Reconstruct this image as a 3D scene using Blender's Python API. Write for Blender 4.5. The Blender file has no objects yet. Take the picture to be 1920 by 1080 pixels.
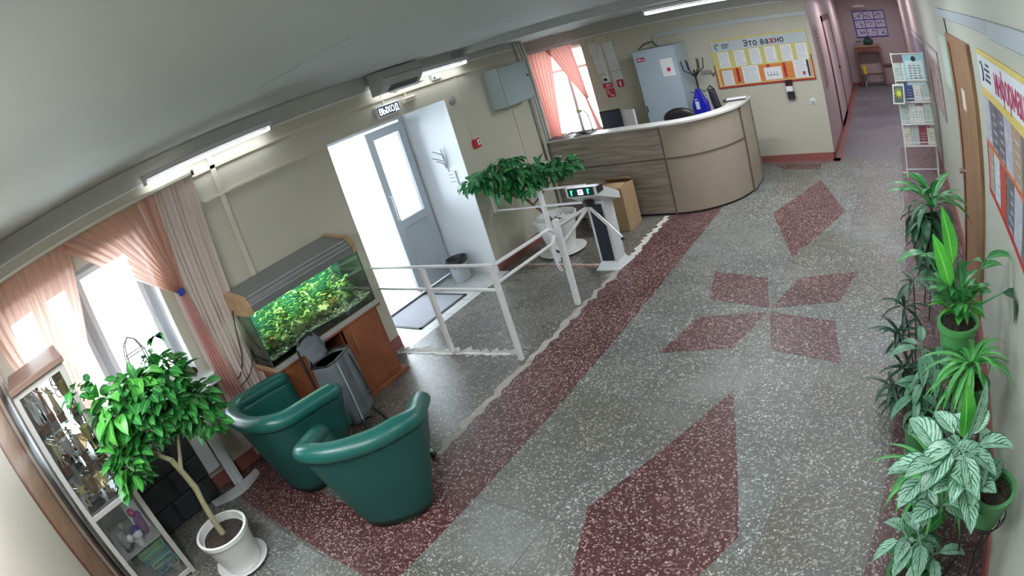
import bpy, math, random
from mathutils import Vector, Matrix, Euler
R_ = math.radians
random.seed(7)
SC = bpy.context.scene
COL = SC.collection

# ------------------------------------------------------------------ camera (wide angle surveillance lens), light, exposure
cd = bpy.data.cameras.new('camera')
cam = bpy.data.objects.new('camera', cd)
COL.objects.link(cam)
SC.camera = cam
CR = ((0.777288, 0.562295, -0.282218), (-0.008141, 0.457526, 0.889159), (0.629092, -0.688835, 0.360207))
cam.matrix_world = Matrix(((CR[0][0], CR[1][0], CR[2][0], 0), (CR[0][1], CR[1][1], CR[2][1], 0),
                           (CR[0][2], CR[1][2], CR[2][2], 2.40), (0, 0, 0, 1)))
cd.type = 'PANO'
cd.sensor_width = 36.0
cd.clip_start = 0.02
lens = cd if hasattr(cd, 'panorama_type') else cd.cycles
lens.panorama_type = 'FISHEYE_LENS_POLYNOMIAL'
lens.fisheye_fov = math.pi
lens.fisheye_polynomial_k0 = 0.0
lens.fisheye_polynomial_k1 = -0.0477231686
lens.fisheye_polynomial_k2 = 0.0
lens.fisheye_polynomial_k3 = 5.70760e-07
lens.fisheye_polynomial_k4 = -5.04694e-07

SC.view_settings.view_transform = 'Standard'
SC.view_settings.look = 'None'
SC.view_settings.gamma = 1.0
SC.view_settings.exposure = 0.35
SC.view_settings.use_curve_mapping = False
SC.cycles.use_denoising = True
SC.cycles.max_bounces = 8
SC.cycles.diffuse_bounces = 5
SC.cycles.transparent_max_bounces = 24
SC.cycles.sample_clamp_indirect = 6.0
SC.cycles.caustics_reflective = False
SC.cycles.caustics_refractive = False

world = bpy.data.worlds.new('overcast daylight')
SC.world = world
world.use_nodes = True
bg = world.node_tree.nodes['Background']
bg.inputs[0].default_value = (0.88, 0.95, 1.0, 1)
bg.inputs[1].default_value = 15.0


def area(name, loc, rot, sx, sy, power, col=(1, 1, 1), portal=False):
    l = bpy.data.lights.new(name, 'AREA')
    l.shape = 'RECTANGLE'; l.size = sx; l.size_y = sy; l.energy = power; l.color = col
    o = bpy.data.objects.new(name, l); COL.objects.link(o)
    o.location = loc; o.rotation_euler = rot
    if portal: l.cycles.is_portal = True
    return o


XL, XR, YB, YF, YC = -4.70, 0.66, 8.86, -0.40, 6.80
area('window_portal', (-5.16, .485, 1.575), (0, R_(-90), 0), 1.3, 1.5, 1, portal=True)
area('door_portal', (-6.95, 4.15, 1.1), (0, R_(-90), 0), 2.2, 1.7, 1, portal=True)
area('reception_portal', (-5.5, 9.30, 1.6), (R_(-90), 0, 0), 1.2, 1.7, 1, portal=True)

# ------------------------------------------------------------------ materials
MATS = {}


def newmat(name):
    m = bpy.data.materials.new(name); m.use_nodes = True
    nt = m.node_tree; b = nt.nodes['Principled BSDF']
    return m, nt, b


def node(nt, t, **kw):
    n = nt.nodes.new(t)
    for k, v in kw.items():
        setattr(n, k, v)
    return n


def mat(name, col, rough=.5, metal=0, var=.06, scale=6, bump=0, coat=0, spec=.5, alpha=1, trans=0, sheen=0):
    if name in MATS: return MATS[name]
    m, nt, b = newmat(name)
    tc = node(nt, 'ShaderNodeTexCoord')
    nz = node(nt, 'ShaderNodeTexNoise'); nz.inputs['Scale'].default_value = scale; nz.inputs['Detail'].default_value = 4
    nt.links.new(tc.outputs['Object'], nz.inputs['Vector'])
    mx = node(nt, 'ShaderNodeMix', data_type='RGBA')
    mx.inputs[6].default_value = (*[c * (1 - var) for c in col], 1)
    mx.inputs[7].default_value = (*[min(1, c * (1 + var)) for c in col], 1)
    nt.links.new(nz.outputs['Fac'], mx.inputs[0])
    nt.links.new(mx.outputs[2], b.inputs['Base Color'])
    b.inputs['Roughness'].default_value = rough
    b.inputs['Metallic'].default_value = metal
    b.inputs['Specular IOR Level'].default_value = spec
    if coat: b.inputs['Coat Weight'].default_value = coat
    if trans: b.inputs['Transmission Weight'].default_value = trans
    if alpha < 1: b.inputs['Alpha'].default_value = alpha
    if bump:
        bp = node(nt, 'ShaderNodeBump'); bp.inputs['Strength'].default_value = bump; bp.inputs['Distance'].default_value = .01
        nt.links.new(nz.outputs['Fac'], bp.inputs['Height']); nt.links.new(bp.outputs[0], b.inputs['Normal'])
    MATS[name] = m
    return m


def ramp(nt, stops, interp='LINEAR'):
    r = node(nt, 'ShaderNodeValToRGB'); cr = r.color_ramp; cr.interpolation = interp
    while len(cr.elements) < len(stops): cr.elements.new(.5)
    for e, (p, c) in zip(cr.elements, stops):
        e.position = p; e.color = (*c, 1)
    return r


def math_(nt, op, a, b=None, c=None):
    n = node(nt, 'ShaderNodeMath', operation=op)
    for i, v in enumerate((a, b, c)):
        if v is None: continue
        if isinstance(v, (int, float)): n.inputs[i].default_value = v
        else: nt.links.new(v, n.inputs[i])
    return n.outputs[0]


def terrazzo(name, stops, chip=84, rough=.42, joints=False, joint_col=(.10, .11, .11)):
    m, nt, b = newmat(name)
    tc = node(nt, 'ShaderNodeTexCoord')
    nz = node(nt, 'ShaderNodeTexNoise'); nz.inputs['Scale'].default_value = 40
    ad = node(nt, 'ShaderNodeMixRGB'); ad.blend_type = 'ADD'; ad.inputs[0].default_value = .018
    nt.links.new(tc.outputs['Object'], nz.inputs['Vector'])
    nt.links.new(tc.outputs['Object'], ad.inputs[1]); nt.links.new(nz.outputs['Color'], ad.inputs[2])
    vo = node(nt, 'ShaderNodeTexVoronoi'); vo.inputs['Scale'].default_value = chip
    nt.links.new(ad.outputs[0], vo.inputs['Vector'])
    sp = node(nt, 'ShaderNodeSeparateColor'); nt.links.new(vo.outputs['Color'], sp.inputs[0])
    rp = ramp(nt, stops, 'CONSTANT'); nt.links.new(sp.outputs[0], rp.inputs[0])
    v2 = node(nt, 'ShaderNodeTexVoronoi', feature='DISTANCE_TO_EDGE'); v2.inputs['Scale'].default_value = chip
    nt.links.new(ad.outputs[0], v2.inputs['Vector'])
    ed = math_(nt, 'LESS_THAN', v2.outputs['Distance'], .07)
    mx = node(nt, 'ShaderNodeMix', data_type='RGBA'); nt.links.new(ed, mx.inputs[0]); nt.links.new(rp.outputs[0], mx.inputs[6])
    mx.inputs[7].default_value = (*[c * .8 for c in stops[0][1]], 1)
    # big soft wear variation
    n2 = node(nt, 'ShaderNodeTexNoise'); n2.inputs['Scale'].default_value = 1.6; n2.inputs['Detail'].default_value = 5
    nt.links.new(tc.outputs['Object'], n2.inputs['Vector'])
    r2 = ramp(nt, [(.3, (.82, .82, .82)), (.7, (1.12, 1.12, 1.12))]); nt.links.new(n2.outputs['Fac'], r2.inputs[0])
    ml = node(nt, 'ShaderNodeMix', data_type='RGBA', blend_type='MULTIPLY'); ml.inputs[0].default_value = 1
    nt.links.new(mx.outputs[2], ml.inputs[6]); nt.links.new(r2.outputs[0], ml.inputs[7])
    out = ml.outputs[2]
    n4 = node(nt, 'ShaderNodeTexNoise'); n4.inputs['Scale'].default_value = 1.15; n4.inputs['Detail'].default_value = 2; nt.links.new(tc.outputs['Object'], n4.inputs['Vector'])  # flat pale patches: smoother worn slabs, plus glare painted into the colour
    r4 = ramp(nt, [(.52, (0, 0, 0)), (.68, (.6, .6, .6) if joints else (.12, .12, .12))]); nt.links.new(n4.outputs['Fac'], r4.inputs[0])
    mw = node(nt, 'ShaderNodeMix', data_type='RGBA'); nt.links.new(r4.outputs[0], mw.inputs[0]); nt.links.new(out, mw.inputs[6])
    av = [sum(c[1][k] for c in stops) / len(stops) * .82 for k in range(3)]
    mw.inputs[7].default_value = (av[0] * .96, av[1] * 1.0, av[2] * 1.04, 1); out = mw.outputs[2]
    if joints:
        sx = node(nt, 'ShaderNodeSeparateXYZ'); nt.links.new(tc.outputs['Object'], sx.inputs[0])
        fx = math_(nt, 'ABSOLUTE', math_(nt, 'SUBTRACT', math_(nt, 'MODULO', math_(nt, 'ADD', sx.outputs[0], 60.04), .6), .3))
        fy = math_(nt, 'ABSOLUTE', math_(nt, 'SUBTRACT', math_(nt, 'MODULO', math_(nt, 'ADD', sx.outputs[1], 60.06), .6), .3))
        n3 = node(nt, 'ShaderNodeTexNoise'); n3.inputs['Scale'].default_value = 3; nt.links.new(tc.outputs['Object'], n3.inputs['Vector'])
        w = math_(nt, 'MULTIPLY', n3.outputs['Fac'], .006)
        j = math_(nt, 'MAXIMUM', math_(nt, 'GREATER_THAN', math_(nt, 'ADD', fx, w), .3 - .0005), math_(nt, 'GREATER_THAN', math_(nt, 'ADD', fy, w), .3 - .0012))
        # alternate slab tint
        wn = node(nt, 'ShaderNodeTexWhiteNoise', noise_dimensions='2D')
        cx = node(nt, 'ShaderNodeCombineXYZ')
        nt.links.new(math_(nt, 'FLOOR', math_(nt, 'DIVIDE', math_(nt, 'ADD', sx.outputs[0], 60.04), .6)), cx.inputs[0])
        nt.links.new(math_(nt, 'FLOOR', math_(nt, 'DIVIDE', math_(nt, 'ADD', sx.outputs[1], 60.06), .6)), cx.inputs[1])
        nt.links.new(cx.outputs[0], wn.inputs['Vector'])
        r3 = ramp(nt, [(0, (.93, .90, .83)), (1, (1.06, 1.12, 1.14))]); nt.links.new(wn.outputs['Value'], r3.inputs[0])
        m2 = node(nt, 'ShaderNodeMix', data_type='RGBA', blend_type='MULTIPLY'); m2.inputs[0].default_value = 1
        nt.links.new(out, m2.inputs[6]); nt.links.new(r3.outputs[0], m2.inputs[7])
        m3 = node(nt, 'ShaderNodeMix', data_type='RGBA'); nt.links.new(j, m3.inputs[0])
        nt.links.new(m2.outputs[2], m3.inputs[6]); m3.inputs[7].default_value = (*joint_col, 1)
        out = m3.outputs[2]
    nt.links.new(out, b.inputs['Base Color'])
    rr = ramp(nt, [(.3, (rough - .06,) * 3), (.7, (rough + .1,) * 3)]); nt.links.new(n2.outputs['Fac'], rr.inputs[0])
    nt.links.new(rr.outputs[0], b.inputs['Roughness'])
    return m


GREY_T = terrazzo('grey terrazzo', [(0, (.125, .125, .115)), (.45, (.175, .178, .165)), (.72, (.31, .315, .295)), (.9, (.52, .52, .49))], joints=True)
GREY_P = terrazzo('brownish grey terrazzo', [(0, (.125, .115, .10)), (.5, (.175, .165, .148)), (.78, (.29, .275, .25)), (.93, (.46, .44, .4))], rough=.24)
RED_T = terrazzo('red terrazzo', [(0, (.075, .027, .028)), (.45, (.12, .045, .045)), (.66, (.25, .14, .135)), (.84, (.44, .33, .32))])
PURP_T = terrazzo('dark red border terrazzo', [(0, (.085, .042, .045)), (.5, (.13, .065, .066)), (.72, (.25, .165, .165)), (.9, (.42, .34, .34))])


def wood(name, c1, c2, scale=(1, 1, 12), rough=.45, dist=3, sc=2.0, coat=0):
    m, nt, b = newmat(name)
    tc = node(nt, 'ShaderNodeTexCoord'); mp = node(nt, 'ShaderNodeMapping'); mp.inputs['Scale'].default_value = scale
    nt.links.new(tc.outputs['Object'], mp.inputs[0])
    nz = node(nt, 'ShaderNodeTexNoise'); nz.inputs['Scale'].default_value = sc; nz.inputs['Detail'].default_value = 8; nz.inputs['Distortion'].default_value = dist * .2
    nt.links.new(mp.outputs[0], nz.inputs['Vector'])
    rp = ramp(nt, [(.3, c1), (.5, tuple((a + b_) / 2 for a, b_ in zip(c1, c2))), (.7, c2)]); nt.links.new(nz.outputs['Fac'], rp.inputs[0])
    nt.links.new(rp.outputs[0], b.inputs['Base Color']); b.inputs['Roughness'].default_value = rough
    if coat: b.inputs['Coat Weight'].default_value = coat
    return m


def emis(name, col, st):
    m, nt, b = newmat(name)
    b.inputs['Base Color'].default_value = (*col, 1)
    b.inputs['Emission Color'].default_value = (*col, 1); b.inputs['Emission Strength'].default_value = st
    return m


def glass(name, col=(1, 1, 1), mix=.12, rough=.02):
    m, nt, b = newmat(name)
    nt.nodes.remove(b)
    t = node(nt, 'ShaderNodeBsdfTransparent'); t.inputs[0].default_value = (*col, 1)
    g = node(nt, 'ShaderNodeBsdfGlossy'); g.inputs['Roughness'].default_value = rough
    fr = node(nt, 'ShaderNodeFresnel'); fr.inputs[0].default_value = 1.45
    mx = node(nt, 'ShaderNodeMixShader')
    f = math_(nt, 'MINIMUM', math_(nt, 'ADD', fr.outputs[0], mix * .2), .9)
    nt.links.new(f, mx.inputs[0]); nt.links.new(t.outputs[0], mx.inputs[1]); nt.links.new(g.outputs[0], mx.inputs[2])
    nt.links.new(mx.outputs[0], nt.nodes['Material Output'].inputs[0])
    return m


def fabric(name, col, tr=.45, alpha=1.0):
    """thin translucent cloth"""
    m, nt, b = newmat(name); nt.nodes.remove(b)
    d = node(nt, 'ShaderNodeBsdfDiffuse'); d.inputs[0].default_value = (*col, 1)
    t = node(nt, 'ShaderNodeBsdfTranslucent'); t.inputs[0].default_value = (*col, 1)
    tp = node(nt, 'ShaderNodeBsdfTransparent')
    m1 = node(nt, 'ShaderNodeMixShader'); m1.inputs[0].default_value = tr
    m2 = node(nt, 'ShaderNodeMixShader'); m2.inputs[0].default_value = 1 - alpha
    nt.links.new(d.outputs[0], m1.inputs[1]); nt.links.new(t.outputs[0], m1.inputs[2])
    nt.links.new(m1.outputs[0], m2.inputs[1]); nt.links.new(tp.outputs[0], m2.inputs[2])
    nt.links.new(m2.outputs[0], nt.nodes['Material Output'].inputs[0])
    return m


def leafmat(name, c1, c2, stripe=None, rough=.38, vein=True):
    """uv.x across the blade -1..1 (stored 0..1), uv.y along; stripe adds pale feathering that belongs to the leaf"""
    m, nt, b = newmat(name)
    uv = node(nt, 'ShaderNodeUVMap'); sx = node(nt, 'ShaderNodeSeparateXYZ'); nt.links.new(uv.outputs[0], sx.inputs[0])
    tc = node(nt, 'ShaderNodeTexCoord')
    nz = node(nt, 'ShaderNodeTexNoise'); nz.inputs['Scale'].default_value = 7; nt.links.new(tc.outputs['Object'], nz.inputs['Vector'])
    rp = ramp(nt, [(.35, c1), (.65, c2)]); nt.links.new(nz.outputs['Fac'], rp.inputs[0])
    ax = math_(nt, 'ABSOLUTE', math_(nt, 'SUBTRACT', sx.outputs[0], .5))
    out = rp.outputs[0]
    if stripe:
        ph = math_(nt, 'SUBTRACT', math_(nt, 'MULTIPLY', sx.outputs[1], 6.5), math_(nt, 'MULTIPLY', ax, 6.0))
        n2 = node(nt, 'ShaderNodeTexNoise'); n2.inputs['Scale'].default_value = 30; nt.links.new(tc.outputs['Object'], n2.inputs['Vector'])
        w = math_(nt, 'SINE', math_(nt, 'ADD', math_(nt, 'MULTIPLY', ph, 6.28), math_(nt, 'MULTIPLY', n2.outputs['Fac'], 4.0)))
        k = math_(nt, 'GREATER_THAN', math_(nt, 'ADD', w, math_(nt, 'MULTIPLY', math_(nt, 'SUBTRACT', n2.outputs['Fac'], .5), 2.2)), -.72)
        k = math_(nt, 'MULTIPLY', k, math_(nt, 'LESS_THAN', ax, .44))
        k = math_(nt, 'MULTIPLY', k, math_(nt, 'GREATER_THAN', ax, .03))
        mx = node(nt, 'ShaderNodeMix', data_type='RGBA'); nt.links.new(k, mx.inputs[0]); nt.links.new(out, mx.inputs[6])
        mx.inputs[7].default_value = (*stripe, 1); out = mx.outputs[2]
    elif vein:
        k = math_(nt, 'LESS_THAN', ax, .035)
        mx = node(nt, 'ShaderNodeMix', data_type='RGBA'); nt.links.new(k, mx.inputs[0]); nt.links.new(out, mx.inputs[6])
        mx.inputs[7].default_value = (*[min(1, c * 1.9 + .02) for c in c2], 1); out = mx.outputs[2]
    nt.links.new(out, b.inputs['Base Color']); b.inputs['Roughness'].default_value = rough
    b.inputs['Transmission Weight'].default_value = 0
    # thin leaf: a little light passes through
    tl = node(nt, 'ShaderNodeBsdfTranslucent'); nt.links.new(out, tl.inputs[0])
    ms = node(nt, 'ShaderNodeMixShader'); ms.inputs[0].default_value = .22
    nt.links.new(b.outputs[0], ms.inputs[1]); nt.links.new(tl.outputs[0], ms.inputs[2])
    nt.links.new(ms.outputs[0], nt.nodes['Material Output'].inputs[0])
    return m


WALL = mat('beige wall paint', (.54, .525, .435), .55, var=.03, scale=1.2)
WALLR = mat('shaded right wall paint', (.40, .425, .365), .55, var=.03, scale=1.2)  # wall coat made greyer and darker; this side's shade is in the colour
WALLP = mat('pinkish corridor paint', (.50, .42, .42), .55, var=.03, scale=1.2)
WHITE_W = mat('white reveal paint', (.80, .82, .84), .45, var=.02)
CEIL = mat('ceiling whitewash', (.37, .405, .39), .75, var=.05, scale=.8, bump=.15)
PLAST = mat('rough whitewashed band', (.50, .51, .49), .7, var=.08, scale=14, bump=.5)
REDB = mat('red baseboard paint', (.30, .105, .09), .4, var=.1)
WPVC = mat('white pvc', (.80, .82, .86), .3, var=.01)
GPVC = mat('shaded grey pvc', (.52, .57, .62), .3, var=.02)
WPAINT = mat('white painted metal', (.82, .83, .84), .3, var=.02)
BEIGEM = mat('beige cable cover', (.62, .58, .48), .45, var=.03)
BLACK = mat('black plastic', (.018, .018, .02), .35, var=.1)
DARK = mat('dark grey', (.05, .055, .06), .5)
CHROME = mat('chrome', (.8, .8, .8), .15, metal=1, var=.02)
SOIL = mat('potting soil', (.035, .026, .02), .95, var=.6, scale=60, bump=1.0)
PAPER = mat('white paper', (.80, .82, .84), .6, var=.02)
TUBE = emis('fluorescent tube', (.90, .93, 1.0), 6)
TUBEB = emis('added aisle lamp tube', (.93, .96, 1.0), 16)
TUBEC = emis('added front fill tube', (.93, .96, 1.0), 10)


# ------------------------------------------------------------------ mesh helpers
class MB:
    def __init__(s):
        s.v = []; s.f = []; s.mi = []; s.uv = {}; s.mats = []

    def mid(s, m):
        if m is None: return 0
        if m not in s.mats: s.mats.append(m)
        return s.mats.index(m)

    def add(s, vs, fs, m=None, uvs=None):
        o = len(s.v); i = s.mid(m)
        s.v += [tuple(x) for x in vs]
        for k, f in enumerate(fs):
            if uvs: s.uv[len(s.f)] = [uvs[a] for a in f]
            s.f.append(tuple(a + o for a in f)); s.mi.append(i)
        return s

    def box(s, a, b, m=None, bev=0):
        x0, y0, z0 = (min(p, q) for p, q in zip(a, b)); x1, y1, z1 = (max(p, q) for p, q in zip(a, b))
        if bev <= 0:
            return s.add([(x0, y0, z0), (x1, y0, z0), (x1, y1, z0), (x0, y1, z0), (x0, y0, z1), (x1, y0, z1), (x1, y1, z1), (x0, y1, z1)],
                         [(3, 2, 1, 0), (4, 5, 6, 7), (0, 1, 5, 4), (1, 2, 6, 5), (2, 3, 7, 6), (3, 0, 4, 7)], m)
        bev = min(bev, (x1 - x0) * .49, (y1 - y0) * .49, (z1 - z0) * .49)
        vs = []; lo = (x0, y0, z0); hi = (x1, y1, z1)
        idx = {}
        for c in range(8):
            sg = [(c >> k) & 1 for k in range(3)]
            for ax in range(3):
                p = [(hi[k] if sg[k] else lo[k]) if k == ax else ((hi[k] - bev) if sg[k] else (lo[k] + bev)) for k in range(3)]
                idx[(c, ax)] = len(vs); vs.append(tuple(p))
        fs = []
        for ax in range(3):
            u, w = (ax + 1) % 3, (ax + 2) % 3
            for sd in (0, 1):
                cs = [(sd << ax), (sd << ax) | (1 << u), (sd << ax) | (1 << u) | (1 << w), (sd << ax) | (1 << w)]
                f = [idx[(c, ax)] for c in cs]
                fs.append(tuple(f if sd else f[::-1]))
        for ax in range(3):
            u, w = (ax + 1) % 3, (ax + 2) % 3
            for su in (0, 1):
                for sw in (0, 1):
                    c0 = (su << u) | (sw << w); c1 = c0 | (1 << ax)
                    f = [idx[(c0, u)], idx[(c1, u)], idx[(c1, w)], idx[(c0, w)]]
                    fs.append(tuple(f if su == sw else f[::-1]))
        for c in range(8):
            f = [idx[(c, 0)], idx[(c, 1)], idx[(c, 2)]]
            n = bin(c).count('1')
            fs.append(tuple(f if n % 2 else f[::-1]))
        return s.add(vs, fs, m)

    def obox(s, c, half, ax, m=None):
        """box centred c with half sizes along three given axis vectors"""
        c = Vector(c); ax = [Vector(a).normalized() for a in ax]
        vs = [c + ax[0] * half[0] * i + ax[1] * half[1] * j + ax[2] * half[2] * k for k in (-1, 1) for j in (-1, 1) for i in (-1, 1)]
        return s.add(vs, [(0, 2, 3, 1), (4, 5, 7, 6), (0, 1, 5, 4), (1, 3, 7, 5), (3, 2, 6, 7), (2, 0, 4, 6)], m)

    def tube(s, pts, r, n=10, m=None, cap=True):
        pts = [Vector(p) for p in pts]
        rs = r if isinstance(r, (list, tuple)) else [r] * len(pts)
        vs = []; prev = None
        for i, p in enumerate(pts):
            d = (pts[min(i + 1, len(pts) - 1)] - pts[max(i - 1, 0)]).normalized()
            if prev is None:
                a = Vector((0, 0, 1)) if abs(d.z) < .9 else Vector((1, 0, 0))
                u = d.cross(a).normalized()
            else:
                u = (prev - d * prev.dot(d)).normalized()
            prev = u; w = d.cross(u)
            for k in range(n):
                t = 2 * math.pi * k / n
                vs.append(p + (u * math.cos(t) + w * math.sin(t)) * rs[i])
        fs = []
        for i in range(len(pts) - 1):
            for k in range(n):
                a = i * n + k; b = i * n + (k + 1) % n
                fs.append((a, b, b + n, a + n))
        if cap:
            fs.append(tuple(range(n))[::-1]); fs.append(tuple((len(pts) - 1) * n + k for k in range(n)))
        return s.add(vs, fs, m)

    def lathe(s, prof, c=(0, 0, 0), n=24, m=None, ax=None, sx=1, sy=1):
        c = Vector(c); vs = []
        rot = Vector((0, 0, 1)).rotation_difference(Vector(ax).normalized()).to_matrix() if ax else None
        for r, z in prof:
            for k in range(n):
                t = 2 * math.pi * k / n
                p = Vector((r * math.cos(t) * sx, r * math.sin(t) * sy, z))
                if rot: p = rot @ p
                vs.append(c + p)
        fs = []
        for i in range(len(prof) - 1):
            for k in range(n):
                a = i * n + k; b = i * n + (k + 1) % n
                fs.append((a, b, b + n, a + n))
        if prof[0][0] > 1e-5: fs.append(tuple(range(n))[::-1])
        if prof[-1][0] > 1e-5: fs.append(tuple((len(prof) - 1) * n + k for k in range(n)))
        return s.add(vs, fs, m)

    def ball(s, c, r, m=None, n=12, k=8, sc=(1, 1, 1)):
        c = Vector(c); vs = []
        for i in range(k + 1):
            t = math.pi * i / k
            for j in range(n):
                p = 2 * math.pi * j / n
                vs.append(c + Vector((r * sc[0] * math.sin(t) * math.cos(p), r * sc[1] * math.sin(t) * math.sin(p), -r * sc[2] * math.cos(t))))
        fs = [(i * n + j, i * n + (j + 1) % n, (i + 1) * n + (j + 1) % n, (i + 1) * n + j) for i in range(k) for j in range(n)]
        return s.add(vs, fs, m)

    def prism(s, poly, z0, z1, m=None):
        n = len(poly)
        vs = [(x, y, z0) for x, y in poly] + [(x, y, z1) for x, y in poly]
        fs = [tuple(range(n))[::-1], tuple(range(n, 2 * n))] + [(i, (i + 1) % n, n + (i + 1) % n, n + i) for i in range(n)]
        return s.add(vs, fs, m)

    def quad(s, a, b, c, d, m=None, uv=True):
        return s.add([a, b, c, d], [(0, 1, 2, 3)], m, [(0, 0), (1, 0), (1, 1), (0, 1)] if uv else None)

    def poly(s, pts, m=None):
        return s.add(pts, [tuple(range(len(pts)))], m)

    def grid(s, fn, nu, nv, m=None, closed=False):
        vs = [fn(i / nu, j / nv) for i in range(nu + 1) for j in range(nv + 1)]
        uvs = [(i / nu, j / nv) for i in range(nu + 1) for j in range(nv + 1)]
        w = nv + 1
        fs = [(i * w + j, (i + 1) * w + j, (i + 1) * w + j + 1, i * w + j + 1) for i in range(nu) for j in range(nv)]
        return s.add(vs, fs, m, uvs)

    def leaf(s, o, d, up, L, W, droop=.3, fold=.25, m=None, n=5, tip=1.0, twist=0):
        """one blade from o along d, bending down by droop (radians over its length)"""
        o = Vector(o); d = Vector(d).normalized(); up = Vector(up)
        side = d.cross(up)
        if side.length < 1e-3: side = d.cross(Vector((1, 0.2, 0)))
        side.normalize()
        vs = []; uvs = []; p = o.copy()
        for i in range(n + 1):
            t = i / n
            w = W * .5 * (math.sin(math.pi * min(1, t ** (.75 * tip) if t > 0 else 0)) ** .8 if 0 < t < 1 else .04)
            nn = side.cross(d).normalized()
            vs += [p - side * w + nn * w * fold, p.copy(), p + side * w + nn * w * fold]
            uvs += [(0, t), (.5, t), (1, t)]
            if i < n:
                rm = Matrix.Rotation(-droop / n, 3, side)
                d = (rm @ d).normalized()
                p = p + d * (L / n)
        fs = []
        for i in range(n):
            a = i * 3
            fs += [(a, a + 1, a + 4, a + 3), (a + 1, a + 2, a + 5, a + 4)]
        return s.add(vs, fs, m, uvs)

    def build(s, name, m=None, parent=None, smooth=38, solid=0):
        if name == 'foliage': s.v = [(min(max(x, -4.67), .645), y, max(z, .01)) for x, y, z in s.v]   # leaves press against the walls, not through them
        me = bpy.data.meshes.new(name)
        me.from_pydata(s.v, [], s.f)
        if s.mats:
            for x in s.mats: me.materials.append(x)
            me.polygons.foreach_set('material_index', s.mi)
        elif m: me.materials.append(m)
        if s.uv:
            ul = me.uv_layers.new(name='UVMap')
            for p in me.polygons:
                u = s.uv.get(p.index)
                if u:
                    for li, q in zip(p.loop_indices, u): ul.data[li].uv = q
        me.validate(); me.update()
        if smooth:
            me.shade_smooth()
            try: me.set_sharp_from_angle(angle=R_(smooth))
            except Exception: pass
        o = bpy.data.objects.new(name, me); COL.objects.link(o)
        if parent is not None:
            o.parent = parent
            o.matrix_parent_inverse = ROOTS.get(parent.name, Matrix()).copy() if parent.name in ROOTS else Matrix()
        if solid:
            md = o.modifiers.new('thickness', 'SOLIDIFY'); md.thickness = solid; md.offset = 0
        return o


ROOTS = {}


def thing(name, label, cat, loc=(0, 0, 0), group=None):
    o = bpy.data.objects.new(name, None); COL.objects.link(o)
    o.empty_display_size = .05
    o.location = loc; o['label'] = label; o['category'] = cat
    if group: o['group'] = group
    ROOTS[o.name] = Matrix.Translation(-Vector(loc))
    return o


def tag(o, label, cat, group=None, kind=None):
    o['label'] = label; o['category'] = cat
    if group: o['group'] = group
    if kind: o['kind'] = kind
    return o


def struct(name, mb, m=None, smooth=0):
    o = mb.build(name, m, None, smooth); o['kind'] = 'structure'
    return o


def kids(o):
    return [c for c in COL.objects if c.parent == o]


def copy_tree(o, loc, label=None, rotz=None, scale=None):
    c = o.copy(); COL.objects.link(c); c.location = loc
    if label: c['label'] = label
    if rotz is not None: c.rotation_euler = (0, 0, rotz)
    if scale: c.scale = (scale,) * 3
    for ch in kids(o):
        k = ch.copy(); COL.objects.link(k); k.parent = c
        for g in kids(ch):
            q = g.copy(); COL.objects.link(q); q.parent = k
    return c


def ell(cx, cy, rx, ry, a0, a1, n=12):
    return [(cx + rx * math.cos(R_(a0 + (a1 - a0) * i / n)), cy + ry * math.sin(R_(a0 + (a1 - a0) * i / n))) for i in range(n + 1)]


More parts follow.
